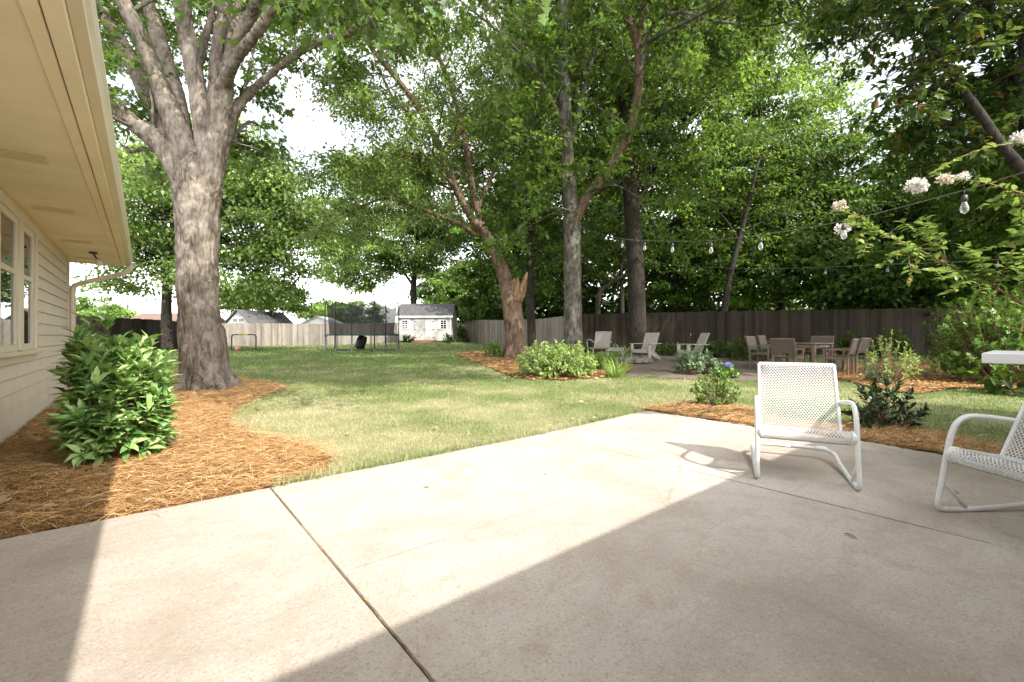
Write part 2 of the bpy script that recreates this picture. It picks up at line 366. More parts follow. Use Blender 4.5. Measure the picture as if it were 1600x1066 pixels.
def concretemat():
    m, t = nodes('aggregate_concrete'); q = NT(t); p = q.pos()
    big = q.noise(p, .9, 6., .62, .4); mid = q.noise(p, 5., 6., .65); fine = q.noise(p, 95., 3., .7); peb = q.voro(p, 70.)
    base = q.ramp(big, [(.32, (.345, .292, .245)), (.5, (.445, .392, .342)), (.68, (.515, .462, .408))])
    base = q.mix(q.ramp(mid, [(.48, 0.), (.70, .45)]), base, (.335, .275, .22))
    streak = q.noise(q.scale(p, (1.2, 1.2, 1.)), 2.2, 8., .75, 1.4)
    base = q.mix(q.ramp(streak, [(.55, 0.), (.65, .42)]), base, (.32, .25, .19))
    br = q.noise(q.scale(q.n('ShaderNodeVectorRotate', rotation_type='Z_AXIS', ins={'Vector': p, 'Angle': -.69}).outputs[0], (1.1, 14., 1.)), 1.6, 6., .7, .3)
    base = q.mix(q.ramp(br, [(.54, 0.), (.70, .38)]), base, (.32, .265, .21))
    base = q.mix(q.ramp(fine, [(.30, .75), (.44, 0.)]), base, (.20, .17, .14))
    cell = q.n('ShaderNodeTexVoronoi', ins={'Vector': p, 'Scale': 120.})
    tone = q.n('ShaderNodeSeparateColor', ins={0: cell.outputs['Color']}).outputs[0]
    base = q.mix(q.ramp(tone, [(.86, 0.), (.94, .45)]), base, (.30, .215, .15))
    base = q.mix(q.ramp(tone, [(.05, .18), (.10, 0.)]), base, (.66, .61, .54))
    hh = q.math('ADD', q.math('MULTIPLY', fine, .6), q.math('MULTIPLY', peb, .6))
    q.out(q.bsdf(Base_Color=base, Roughness=.85, Specular_IOR_Level=.25, Normal=q.bump(hh, .35, .006))); return m
M['concrete'] = concretemat()
M['jointdirt'] = paint('joint_dirt', (.20, .15, .095), .9, .45, 30.)
M['crack'] = paint('crack_dirt', (.33, .26, .19), .9, .4, 30.)
SUN_STRENGTH, SKY_STRENGTH, EXPOSURE = 3.55, .15, 1.12
# ================================================================== ground, beds, patio
def grid(name, xs, ys, mat, zoff=0., kind='structure'):
    X, Y = np.meshgrid(xs, ys); Z = g(X, Y) + zoff; nx, ny = len(xs), len(ys)
    V = np.stack([X, Y, Z], -1).reshape(-1, 3); i = np.arange(nx * ny).reshape(ny, nx)
    f = np.stack([i[:-1, :-1], i[:-1, 1:], i[1:, 1:], i[1:, :-1]], -1).reshape(-1)
    return tag(fastmesh(name, V, f, np.full((nx - 1) * (ny - 1), 4), mat, None, (0, 0, 0), True), kind=kind)
def ax(a, b, st, far):
    c = list(np.arange(a, b + 1e-6, st)); d = st; lo = []; v = a
    while v > -far: d *= 1.5; v -= d; lo.append(v)
    d = st; hi = []; v = b
    while v < far: d *= 1.5; v += d; hi.append(v)
    return np.array(lo[::-1] + c + hi)
grid('ground', ax(-30, 30, .4, 600), ax(-8, 50, .4, 600), M['lawn'], -.022)
PATIO = [H(-3.4, 3.64)[:2], H(.71, 3.64)[:2], H(3.48, 3.69)[:2], H(5.6, 3.86)[:2], H(5.83, 3.75)[:2], H(5.85, -4.)[:2], H(-3.4, -4.)[:2]]
def bed_poly(px): return [gp(*p) for p in px]
LEFT_BED = [H(-1.19, 3.6)[:2]] + [gp(*p) for p in [(466, 752), (506, 724), (500, 700), (440, 684), (388, 676), (354, 656), (365, 636), (412, 618), (446, 606), (430, 599), (396, 594), (372, 590), (300, 580), (230, 583)]] + [H(-.2, 12.9)[:2], H(-1.19, 12.9)[:2]]
ISLAND_BED = bed_poly([(716, 556), (735, 564), (768, 575), (800, 588), (830, 593), (880, 594), (930, 590), (966, 587), (985, 577), (975, 566), (960, 557), (900, 554), (760, 549), (722, 551)])
EDGE_BED = [H(*p)[:2] for p in [(5.80, 3.95), (6.35, 3.75), (6.8, 3.75), (7.15, 3.4), (7.1, 2.9), (6.5, 2.35), (6.35, 2.0), (6.55, 1.7), (7.0, 1.65), (7.15, 1.1), (6.9, .6), (6.5, .3), (6.35, -.2), (6.3, -3.8), (5.83, -3.8)]]
BACK_BED = bed_poly([(1306, 592), (1345, 601), (1400, 613), (1440, 614), (1490, 607), (1560, 607), (1620, 609), (1760, 612), (1800, 575), (1700, 566), (1400, 566), (1330, 570), (1300, 580)])
DIRT = bed_poly([(962, 578), (984, 588), (1060, 591), (1180, 594), (1318, 595), (1345, 583), (1340, 566), (1180, 559), (1060, 552), (975, 551), (950, 562)])
def wob(poly, amp, seed, n=14):
    P = np.array(poly); out = []; r = np.random.default_rng(seed); ph = r.uniform(0, 6.28, 4)
    for i in range(len(P)):
        a, b = P[i], P[(i + 1) % len(P)]; L = np.linalg.norm(b - a); k = max(1, int(L / .18)); nn = unit(np.array([b[1] - a[1], a[0] - b[0]]))
        for j in range(k):
            p = a + (b - a) * j / k; w = amp * (np.sin(p[0] * 4.1 + ph[0]) + np.sin(p[1] * 5.3 + ph[1]) + .7 * np.sin((p[0] + p[1]) * 11 + ph[2])) / 2
            out.append(p + nn * w * math.sin(math.pi * j / k))
    return np.array(out)
def bed(name, poly, mat, zoff, st, bumpy=.02, seed=1):
    P = wob(poly, .10, seed); lo = P.min(0); hi = P.max(0)
    xs = np.arange(lo[0] - st, hi[0] + st, st); ys = np.arange(lo[1] - st, hi[1] + st, st); X, Y = np.meshgrid(xs, ys)
    cx = (X[:-1, :-1] + X[1:, 1:]) / 2; cy = (Y[:-1, :-1] + Y[1:, 1:]) / 2
    ok = inpoly(cx.ravel(), cy.ravel(), P).reshape(cx.shape)
    Z = g(X, Y) + zoff + bumpy * (np.sin(X * 7.1 + 1.3 * np.sin(Y * 4)) * np.sin(Y * 6.3) * .5 + .5)
    V = np.stack([X, Y, Z], -1).reshape(-1, 3); i = np.arange(X.size).reshape(X.shape)
    q = np.stack([i[:-1, :-1], i[:-1, 1:], i[1:, 1:], i[1:, :-1]], -1)[ok]
    used = np.unique(q); re = np.zeros(len(V), int); re[used] = np.arange(len(used))
    tag(fastmesh(name, V[used], re[q].ravel(), np.full(len(q), 4), mat, None, (0, 0, 0), True), kind='structure')
    return P
LEFT_W = bed('mulch_bed', LEFT_BED, M['mulch'], -.012, .07, .02, 1)
ISL_W = bed('mulch_bed', ISLAND_BED, M['mulch'], -.008, .09, .03, 2)
EDGE_W = bed('mulch_bed', EDGE_BED, M['mulch'], -.012, .05, .03, 3)
BACK_W = bed('mulch_bed', BACK_BED, M['mulch'], -.004, .09, .03, 4)
DIRT_W = bed('dirt_path', DIRT, M['dirt'], -.014, .1, .008, 5)

# patio slabs: separate pours with recessed joints
mb = MB(); gap = .0034
ss = [-3.4, -2.06, .71, 3.48, 5.85]
def slab(poly, z0=-.14, z1=0.):
    P = np.array(poly); n = len(P); c = P.mean(0); b = .006
    inn = [p + unit(c - p) * b * 1.4 for p in P]
    mb.add([[*p, z0] for p in P] + [[*p, z1 - b] for p in P] + [[*p, z1] for p in inn],
           [(i, (i + 1) % n, n + (i + 1) % n, n + i) for i in range(n)] + [(n + i, n + (i + 1) % n, 2 * n + (i + 1) % n, 2 * n + i) for i in range(n)] + [tuple(range(2 * n, 3 * n))])
def tf(s): return float(np.interp(s, [-3.4, .71, 3.48, 5.6, 5.85], [3.64, 3.64, 3.69, 3.86, 3.86]))
for a, b in zip(ss[:-1], ss[1:]):
    a2, b2 = a + gap, b - gap
    for t0, t1 in ((-4., -.67), (-.67, None)):
        g0 = gap; lo = t0 + g0
        if t1 is None:
            top = [(b2, tf(b2)), (a2, tf(a2))] if b < 5.8 else [(5.85, 3.62), (5.80, 3.74), (5.70, 3.83), (5.55, 3.855), (a2, tf(a2))]
        else: top = [(b2, t1 - gap * (.35 if t1 == 2.10 else 1.)), (a2, t1 - gap * (.35 if t1 == 2.10 else 1.))]
        slab([H(*p)[:2] for p in [(a2, lo), (b2, lo)] + top])
# dirt packed in the joints and hairline cracks
def strip(pts, w, z, mi, seed):
    r = np.random.default_rng(seed); P = spline([H(*p)[:2] for p in pts], 70); T = unit(np.gradient(P, axis=0)); Nn = np.stack([-T[:, 1], T[:, 0]], 1)
    P = P + Nn * np.convolve(r.normal(0, 1, len(P)), np.ones(4) / 4, 'same')[:, None] * (w * .22); ww = w * r.uniform(.6, 1.25, len(P))[:, None]
    A, B = P - Nn * ww / 2, P + Nn * ww / 2; n = len(P)
    mb.add([[*p, z] for p in A] + [[*p, z] for p in B], [(i, i + 1, n + i + 1, n + i) for i in range(n - 1)], mi)
for s in ss[1:-1]: strip([(s, -4), (s, 3.6)], .009, -.006, 1, int(s * 10) + 30)
strip([(-3.3, -.67), (5.8, -.67)], .008, -.007, 1, 53)
strip([(.75, 2.11), (1.6, 2.10), (2.5, 2.105), (3.47, 2.10)], .005, .0012, 2, 54)
strip([(.71, 2.8), (.712, 3.62)], .011, .0012, 1, 5); strip([(.71, .9), (.712, 1.6), (.709, 2.4)], .010, .0012, 1, 15); strip([(3.48, .2), (3.482, 1.4), (3.478, 2.1)], .008, .0012, 1, 16)
strip([(5.35, 3.8), (5.15, 3.45), (5.05, 3.1), (4.8, 2.75), (4.55, 2.55), (4.3, 2.2)], .006, .0012, 2, 7)
strip([(5.05, 3.1), (5.2, 2.9), (5.15, 2.6), (5.3, 2.1)], .004, .0013, 2, 8)
strip([(3.5, 1.9), (4.0, 1.75), (4.5, 1.9), (5.2, 1.75), (5.8, 1.85)], .0035, .0012, 2, 9)
patio = tag(mb.build('patio', [M['concrete'], M['jointdirt'], M['crack']]), kind='structure')

# ------------------------------------------------------------------ grass and pine straw
def notin(x, y, polys):
    k = np.ones(len(x), bool)
    for P in polys: k &= ~inpoly(x, y, P)
    return k
HOUSE_FOOT = [H(-1.16, -3)[:2], H(-1.16, 12.28)[:2], H(-9, 12.28)[:2], H(-9, -3)[:2]]
rng = np.random.default_rng(11); pts = []; hh = []; ww = []
for (y0, y1, rho, h, w) in [(1.5, 5., 2600, .034, .0042), (5., 7.5, 1900, .036, .005), (7.5, 11, 900, .040, .008), (11, 16, 330, .045, .014), (16, 24, 110, .05, .026), (24, 38, 36, .055, .05)]:
    xa, xb = -1.2 * y1 - 1, 1.25 * y1 + 1; n = int(rho * (xb - xa) * (y1 - y0)); x = rng.uniform(xa, xb, n); y = rng.uniform(y0, y1, n)
    k = (np.abs(x) < 1.22 * y + .6); x, y = x[k], y[k]
    patch = .5 + .5 * np.sin(x * 1.7 + 2 * np.sin(y * .9)) * np.sin(y * 1.3 + 1.5 * np.sin(x * 1.1)); k = rng.uniform(0, 1, len(x)) < .55 + .45 * patch; x, y = x[k], y[k]
    k = notin(x, y, [PATIO, ISL_W, BACK_W, HOUSE_FOOT])
    for P in (LEFT_W, EDGE_W, DIRT_W): k &= (~inpoly(x + rng.normal(0, .07, len(x)), y + rng.normal(0, .07, len(x)), P)) | (rng.uniform(0, 1, len(x)) < .02)
    x, y = x[k], y[k]; pts.append(np.stack([x, y, g(x, y) - .024], 1)); hh.append(h * rng.uniform(.5, 1.35, len(x))); ww.append(w * rng.uniform(.6, 1.3, len(x)))
# ragged fringe leaning over the slab edge
sx = rng.uniform(.72, 5.6, 6000); tt = np.array([tf(a) for a in sx]) + rng.normal(.03, .035, len(sx))
q = sx[:, None] * N + tt[:, None] * U; pts.append(np.column_stack([q, np.full(len(q), -.02)])); hh.append(rng.uniform(.025, .095, len(q))); ww.append(rng.uniform(.003, .006, len(q)))
P = np.vstack(pts); n = len(P); a = rng.uniform(0, 6.283, n); tilt = rng.uniform(.25, 1.15, n)
D = np.stack([np.cos(a) * np.sin(tilt), np.sin(a) * np.sin(tilt), np.cos(tilt)], 1)
tag(leaves('grass', P, D, np.array([0, 0, 1.]) + rng.normal(0, .3, (n, 3)), np.concatenate(hh) * 1.15, np.concatenate(ww), 'blade', M['grass']), 'short dry turf grass on the lawn', 'grass', kind='stuff')
def needles(poly, n, L, w, seed, name='pine_straw', clip=None):
    r = np.random.default_rng(seed); P = np.array(poly); lo, hi = P.min(0) - .4, P.max(0) + .4; out = []
    m = 0
    while m < n:
        x = r.uniform(lo[0], hi[0], n); y = r.uniform(lo[1], hi[1], n); sg = .05 + .22 * r.uniform(0, 1, n) ** 4; x2 = x + r.normal(0, 1, n) * sg; y2 = y + r.normal(0, 1, n) * sg
        k = inpoly(x2, y2, P) & notin(x, y, [HOUSE_FOOT]) & ((~inpoly(x, y, PATIO)) | (r.uniform(0, 1, n) < .05)); out.append(np.stack([x[k], y[k]], 1)); m += k.sum()
    q = np.vstack(out)[:n]; inp = inpoly(q[:, 0], q[:, 1], PATIO); n = len(q)
    z = g(q[:, 0], q[:, 1]) + np.where(inp, .004, r.uniform(-.005, .035, n)); a = r.uniform(0, 6.283, n)
    a = np.where(r.uniform(0, 1, n) < .5, .25 + r.normal(0, .5, n), a); e = np.where(inp, 0, r.normal(.06, .16, n))
    D = np.stack([np.cos(a) * np.cos(e), np.sin(a) * np.cos(e), np.sin(e)], 1)
    tag(leaves(name, np.column_stack([q, z]), D, np.array([0, 0, 1.]) + r.normal(0, .35, (n, 3)), L * r.uniform(.5, 1.2, n), w * r.uniform(.7, 1.3, n), 'strap', M['needle']), 'orange brown pine straw mulch strewn over the beds', 'pine straw', kind='stuff')
needles(LEFT_W, 95000, .13, .0024, 21)
needles(EDGE_W, 24000, .13, .0030, 22)
needles(BACK_W, 12000, .17, .009, 23); needles(ISL_W, 9000, .17, .011, 24)

# ================================================================== house (side wing with deep eave; main wing behind the viewer)
ST = 12.28; WALL_S = -1.161; SZ = 2.61
house = thing('house', 'single storey cream house with lap siding and a deep tan soffit', 'house', H(WALL_S, ST))
ho = tuple(H(WALL_S, ST))
def lap(mb, fixed, a0, a1, z0, z1, along_t, out, exp=.166):
    z = z0; k = 0
    while z < z1 - .01:
        zt = min(z + exp, z1); prof = [(out * .020, z), (out * .020, z + .006), (out * .006, zt - .009), (-out * .016, zt - .009), (-out * .016, zt), (-out * .03, zt), (-out * .03, z)]
        ring = []
        for a in (a0, a1):
            for d, zz in prof: ring.append(H(fixed + d, a, zz) if along_t else H(a, fixed + d, zz))
        m = len(prof); mb.add(ring, [(i, (i + 1) % m, m + (i + 1) % m, m + i) for i in range(m)] + [tuple(range(m)), tuple(range(2 * m - 1, m - 1, -1))])
        z = zt; k += 1
mb = MB(); lap(mb, WALL_S, -2.4, ST - .001, -.03, SZ - .004, True, 1); lap(mb, ST, -9., WALL_S - .02, -.03, SZ + .3, False, 1)
lap(mb, -2.42, WALL_S + .02, 9.4, -.03, SZ - .004, False, 1)
mb.build('wall', M['siding'], house, origin=ho)
mb = MB()
def hbox(mb, s0, s1, t0, t1, z0, z1, mi=0, bevel=0.):
    c = H((s0 + s1) / 2, (t0 + t1) / 2, (z0 + z1) / 2); mb.box(c, (abs(s1 - s0), abs(t1 - t0), abs(z1 - z0)), np.array([[N[0], U[0], 0], [N[1], U[1], 0], [0, 0, 1]]), mi, bevel)
hbox(mb, WALL_S - .012, WALL_S + .028, ST - .10, ST + .03, -.02, SZ - .006)
hbox(mb, WALL_S + .0, WALL_S + .03, -2.2, ST - .11, SZ - .155, SZ - .005)
mb.build('corner_board', M['trim'], house, origin=ho)
# soffit: main panel, trim strip, dark reveal, fascia underside
mb = MB(); hbox(mb, WALL_S, -.40, -1.4, ST + .02, SZ, SZ + .02); hbox(mb, WALL_S, 9.83, -2.4, -1.55, SZ, SZ + .02); mb.build('soffit', M['soffit'], house, origin=ho)
mb = MB(); hbox(mb, -.435, -.366, -1.35, ST + .022, SZ - .016, SZ - .001, 0, .004); mb.build('trim_strip', M['soffit'], house, origin=ho)
mb = MB(); hbox(mb, -.40, -.355, -1.3, ST + .015, SZ + .022, SZ + .05); mb.build('soffit_gap', M['dark'], house, origin=ho)
mb = MB(); hbox(mb, -.358, -.275, -1.3, ST + .03, SZ - .03, SZ + .15, 0, .006); hbox(mb, WALL_S, -.36, ST + .021, ST + .05, SZ - .035, SZ + .10, 0, .004)
hbox(mb, -.2, 9.84, -1.50, -1.45, SZ - .03, SZ + .15); mb.build('fascia', M['soffit'], house, origin=ho)
# K-style gutter along the side eave and box gutter on the rear eave
mb = MB(); prof = [(-.272, SZ + .0), (-.215, SZ + .0), (-.213, SZ + .028), (-.196, SZ + .055), (-.184, SZ + .09), (-.184, SZ + .125), (-.192, SZ + .125), (-.192, SZ + .118), (-.268, SZ + .118), (-.272, SZ + .12)]
ring = [H(s, t, z) for t in (-1.36, ST + .07) for s, z in prof]; m = len(prof)
mb.add(ring, [(i, (i + 1) % m, m + (i + 1) % m, m + i) for i in range(m)] + [tuple(range(m)), tuple(range(2 * m - 1, m - 1, -1))])
prof2 = [(-1.45 + (p[0] + .272), p[1]) for p in prof]; ring = [H(s, t, z) for s in (-.17, 9.86) for t, z in prof2]
mb.add(ring, [(i, (i + 1) % m, m + (i + 1) % m, m + i) for i in range(m)] + [tuple(range(m)), tuple(range(2 * m - 1, m - 1, -1))])
mb.build('gutter', M['gutter'], house, origin=ho)
# downspout: drop, sloped run to the wall corner, vertical pipe
mb = MB(); cs = -1.085; path = [H(-.232, ST - .02, SZ + .01), H(-.232, ST - .02, SZ - .07), H(-.26, ST - .02, SZ - .13), H(-.36, ST - .02, SZ - .20), H(-.62, ST - .015, SZ - .30), H(-.95, ST - .01, SZ - .43), H(cs + .02, ST - .01, SZ - .50), H(cs - .005, ST - .01, SZ - .60), H(cs - .005, ST - .01, 1.2), H(cs - .005, ST - .01, .16), H(cs + .05, ST - .0, .12)]
P = np.vstack([spline(path[:8], 34), path[8], path[9], path[10]]); mb.tube(P, .047, 12)
mb.build('downspout', M['gutter'], house, True, origin=ho)
for t in (3.42, 5.47, 7.52, 9.77, 11.75):
    mb = MB(); hbox(mb, -1.02, -.64, t - .11, t + .11, SZ - .009, SZ - .0005, 0, .003); v = mb.build('soffit_vent', M['vent_plate'], house, origin=ho)
    mb = MB()
    for k in range(5): 
        for j in range(26): hbox(mb, -.995 + j * .013, -.9885 + j * .013, t - .085 + k * .038, t - .07 + k * .038, SZ - .0105, SZ - .0092)
    o = mb.build('vent_slots', M['vent'], v, origin=ho)
mb = MB(); mb.lathe([(.062, 0), (.062, .018), (.05, .03)], 20, H(-.70, 10.8, SZ - .031)); fx = mb.build('floodlight', M['brownroof'], house, True, origin=ho)
mb = MB(); c0 = H(-.70, 10.8, SZ - .03); c1 = H(-.63, 10.72, SZ - .13); mb.tube([c0, (c0 + c1) / 2 + np.array([0, 0, -.02]), c1], .014, 8); mb.build('floodlight_arm', M['black'], fx, True, origin=ho)
d = unit(np.array([.45, -.4, -.75])); x_ = unit(np.cross(d, (0, 0, 1))); y_ = np.cross(d, x_)
mb = MB(); mb.lathe([(.022, 0), (.03, .03), (.056, .075), (.060, .10), (.05, .112), (.0, .118)], 20, c1, 0, np.array([x_, y_, d]).T); mb.build('flood_lamp', M['trim'], fx, True, origin=ho)
# window: frame, mullions, sill, panes with meeting rails
wd = MB(); WT = [(5.0, 6.30), (6.72, 7.40), (7.84, 8.36)]; z0, z1 = .99, 2.40; s0 = WALL_S + .016
hbox(wd, s0, s0 + .05, 4.72, 8.83, z1 + .06, z1 + .17, 0, .004); hbox(wd, s0, s0 + .05, 8.50, 8.64, z0 - .04, z1 + .06, 0, .004)
hbox(wd, s0, s0 + .05, 7.53, 7.71, z0 - .04, z1 + .06, 0, .004); hbox(wd, s0, s0 + .05, 6.42, 6.60, z0 - .04, z1 + .06, 0, .004); hbox(wd, s0, s0 + .05, 4.72, 4.87, z0 - .04, z1 + .06, 0, .004)
hbox(wd, s0, s0 + .022, 4.74, 8.80, z0 - .19, z0 - .10, 0, .003)
win = wd.build('window', M['trim'], house, origin=ho)
mb = MB(); hbox(mb, s0 - .01, s0 + .085, 4.66, 8.70, z0 - .10, z0 - .05, 0, .008); mb.build('sill', M['trim'], win, origin=ho)
for a, b in WT:
    mb = MB()
    for (ta, tb, za, zb) in [(a - .12, a, z0 - .05, z1 + .055), (b, b + .12, z0 - .05, z1 + .055), (a, b, z0 - .05, z0 + .03), (a, b, z1 - .02, z1 + .055), (a, b, 1.80, 1.86)]:
        hbox(mb, s0 + .001, s0 + .032, ta, tb, za, zb, 0, .004)
    mb.build('sash', M['trim'], win, origin=ho)
    mb = MB(); hbox(mb, s0 + .001, s0 + .012, a - .01, b + .01, z0, z1); mb.build('pane', M['glass'], win, origin=ho)
# roofs
mb = MB(); th = .06
def slope(a, b, c, d):
    q = np.array([a, b, c, d]); mb.add(np.vstack([q, q + [0, 0, th]]), [(3, 2, 1, 0), (4, 5, 6, 7), (0, 1, 5, 4), (1, 2, 6, 5), (2, 3, 7, 6), (3, 0, 4, 7)])
slope(H(-.25, -6, SZ + .155), H(-.25, ST + .06, SZ + .155), H(-5, ST + .06, SZ + 1.75), H(-5, -6, SZ + 1.75))
slope(H(-5.01, -6, SZ + 1.75), H(-5.01, ST + .06, SZ + 1.75), H(-9.8, ST + .06, SZ + .15), H(-9.8, -6, SZ + .15))
slope(H(-9.7, -1.42, SZ + .16), H(9.84, -1.42, SZ + .16), H(9.84, -6, SZ + 1.69), H(-9.7, -6, SZ + 1.69))
slope(H(-9.7, -6.01, SZ + 1.69), H(9.84, -6.01, SZ + 1.69), H(9.84, -10.6, SZ + .16), H(-9.7, -10.6, SZ + .16))
mb.build('roof', M['shingle'], house, origin=ho)
# ================================================================== rocking chairs
def lattice(mb, origin, eu, ev, w, h, cu, cv, rib, thick, bulge=0.):
    """expanded metal sheet: zigzag ribbons along u meeting at every other vertex"""
    o = np.array(origin); eu = unit(eu); ev = unit(ev); nn = np.cross(eu, ev); nu = int(w / cu * 2); nv = int(h / cv)
    for j in range(nv + 1):
        v0 = j * cv; A = []
        for i in range(nu + 1):
            s = 1 if (i + j) % 2 else -1
            vv = min(max(v0 + s * (cv / 2 - rib * .35), 0), h); A.append((i * cu / 2, vv))
        A = np.array(A); n = len(A)
        up = o + A[:, :1] * eu + (A[:, 1:] + rib / 2) * ev; dn = o + A[:, :1] * eu + (A[:, 1:] - rib / 2) * ev
        V = np.vstack([up + nn * thick / 2, dn + nn * thick / 2, up - nn * thick / 2, dn - nn * thick / 2])
        f = []
        for i in range(n - 1):
            f += [(n + i, n + i + 1, i + 1, i), (2 * n + i, 2 * n + i + 1, 3 * n + i + 1, 3 * n + i), (i, i + 1, 2 * n + i + 1, 2 * n + i), (3 * n + i, 3 * n + i + 1, n + i + 1, n + i)]
        mb.add(V, f)
def rocking_chair(label, loc, rz, group):
    t = thing('rocking_chair', label, 'rocking chair', loc, rz, group); W = M['white']; r = .0165
    for sx in (-1, 1):
        x = .317 * sx; mb = MB()
        path = [(x * .93, -.43, .575), (x * .95, -.36, .585), (x, -.22, .60), (x, -.13, .595), (x, -.07, .555), (x, -.035, .48), (x, -.01, .37), (x, .02, .20), (x, .045, .075), (x, .038, .030), (x, .0, r), (x, -.12, r - .001), (x, -.36, r + .010), (x, -.60, r + .034), (x, -.76, r + .058), (x * .90, -.83, r + .070), (x * .74, -.868, r + .075), (0, -.875, r + .076)]
        mb.tube(spline(path, 74), r, 12); mb.build('rocker_frame', W, t, True)
        mb = MB(); mb.tube([(x * .99, .022, .20), (x * .985, -.05, .11), (x * .985, -.125, .026)], .0115, 8); mb.build('brace', W, t, True)
        mb = MB(); b0 = np.array([.275 * sx, -.31, .335]); b1 = np.array([.275 * sx, -.56, .868]); mb.bar(b0, b1, .026, .022, (1, 0, 0), 0, .005)
        mb.bar(b0 + [.012 * sx, -.01, .0], np.array([x * .97, -.02, .345]), .018, .03, (0, 0, 1), 0, .004); mb.build('back_post', W, t)
        mb = MB(); mb.lathe([(.0, -.014), (.048, -.014), (.054, -.008), (.054, .006), (.046, .014), (0, .017)], 20, (.296 * sx, -.035, .362), 0, np.array([[0, 0, sx], [0, 1, 0], [-sx, 0, 0]])); mb.build('roll_cap', W, t, True)
    mb = MB(); mb.bar((-.275, -.56, .868), (.275, -.56, .868), .022, .024, (0, 0, 1), 0, .005); mb.build('top_rail', W, t)
    mb = MB(); mb.lathe([(.021, -.045), (.024, -.03), (.024, .03), (.021, .045)], 12, (-.235, -.874, r + .076), 0, np.array([[0, 0, 1], [0, 1, 0], [-1, 0, 0]])); mb.build('collar', W, t, True)
    mb = MB(); ev = np.array([0, -.25, .533]); lattice(mb, (-.265, -.318, .352), (1, 0, 0), ev, .53, np.linalg.norm(ev) - .03, .0212, .0150, .0047, .008); mb.build('backrest', W, t)
    mb = MB(); lattice(mb, (-.283, -.325, .362), (1, 0, 0), (0, .28, .048), .566, .29, .0212, .0148, .0060, .006)
    # rolled front edge
    rr = .046
    n = 13
    for k in range(n):
        a0 = np.pi / 2 - k * (1.35 * np.pi) / n; a1 = np.pi / 2 - (k + 1) * (1.35 * np.pi) / n
        p0 = np.array([-.283, -.035 + rr * math.cos(a0), .362 + rr * math.sin(a0)]); p1 = np.array([-.283, -.035 + rr * math.cos(a1), .362 + rr * math.sin(a1)])
        nu = int(.566 / .0212 * 2); up = []; dn = []; dd = p1 - p0; out = unit(np.array([0, math.cos((a0 + a1) / 2), math.sin((a0 + a1) / 2)]))
        for i in range(nu + 1):
            s = .42 if (i + k) % 2 else -.42; c = (p0 + p1) / 2 + dd * s + np.array([i * .0106, 0, 0]); up.append(c + dd * .24); dn.append(c - dd * .24)
        m = len(up); V = np.array(up + dn + [q - out * .003 for q in up] + [q - out * .003 for q in dn])
        mb.add(V, [q for i in range(m - 1) for q in ((i, i + 1, m + i + 1, m + i), (3 * m + i, 3 * m + i + 1, 2 * m + i + 1, 2 * m + i), (i, 2 * m + i, 2 * m + i + 1, i + 1), (m + i, m + i + 1, 3 * m + i + 1, 3 * m + i))])
    mb.build('seat', W, t)
    mb = MB(); mb.bar((-.30, -.05, .312), (.30, -.05, .312), .03, .006, (0, 0, 1), 0, .002); mb.build('seat_rail', M['greige'], t)
    return t
f1 = unit(np.array([-.435, -.90])); G = 'white metal rocking chairs on the patio'
rocking_chair('white mesh metal rocking chair facing the viewer, its shadow falling across the sunny slab', (2.20, 3.335, 0), math.atan2(-f1[0], f1[1]), G)
f2 = unit(np.array([-1., -.03]))
rocking_chair('white mesh metal rocking chair turned sideways, wholly in the house shade', (2.74, 2.485, 0), math.atan2(-f2[0], f2[1]), G)

# white pedestal table at the patio edge
t = thing('pedestal_table', 'white table with a thick slab top beside the sideways rocking chair', 'table', (3.59 + .5 * N[0] - .75 * U[0], 3.40 + .5 * N[1] - .75 * U[1], 0), math.atan2(-U[1], -U[0]))
mb = MB(); mb.box((0, 0, .94), (1.50, 1.00, .080), None, 0, .006); mb.build('table_top', M['slab_white'], t)
mb = MB(); mb.box((.1, .0, .480), (.34, .30, .84), None, 0, .01); mb.build('pedestal', M['slab_white'], t)
mb = MB(); mb.box((.1, 0, .031), (.52, .46, .06), None, 0, .01); mb.build('base', M['slab_white'], t)

# ================================================================== adirondack chairs, sling chair, ottoman
def gz(x, y, d=-.014): return float(g(x, y)) + d
def adirondack(label, x, y, rz, group):
    t = thing('adirondack_chair', label, 'adirondack chair', (x, y, gz(x, y)), rz, group); W = M['greige']
    for k in range(5):                                   # back slats
        mb = MB(); xx = (k - 2) * .108; mb.bar((xx, -.17, .30), (xx * 1.02, -.50, .98), .102, .024, (0, 1, 0), 0, .003)
        mb.build('back_slat', W, t)
    mb = MB()
    for k in range(6): mb.box((0, .33 - k * .092, .385 - k * .022), (.55, .082, .022), [[1, 0, 0], [0, .97, .23], [0, -.23, .97]], 0, .003)
    mb.box((0, .375, .335), (.55, .022, .115), None, 0, .003); mb.build('seat', W, t)
    for sx in (-1, 1):
        mb = MB(); mb.box((sx * .335, .30, .295), (.045, .12, .57), None, 0, .004); mb.build('leg', W, t)
        mb = MB(); mb.bar((sx * .285, .34, .355), (sx * .285, -.55, .055), .028, .13, (0, 0, 1), 0, .004); mb.build('rear_leg', W, t)
        mb = MB(); mb.box((sx * .345, -.02, .592), (.13, .80, .024), None, 0, .006); mb.build('armrest', W, t)
    mb = MB(); mb.box((0, -.385, .57), (.60, .03, .07), [[1, 0, 0], [0, .9, -.43], [0, .43, .9]], 0, .003); mb.build('back_brace', W, t); mb = MB(); mb.box((0, -.235, .25), (.60, .03, .08), None, 0, .003); mb.build('lower_rail', W, t); t.scale = (.93, .93, .93)
    return t
GA = 'pale adirondack chairs round the fire pit'
adirondack('pale adirondack chair turned half towards the lawn before the large dark trunk', *at(1008, 560, 14.6)[:2], R(133), GA)
adirondack('pale adirondack chair seen in profile, facing the fire pit', *at(1081, 560, 14.2)[:2], R(97), GA)
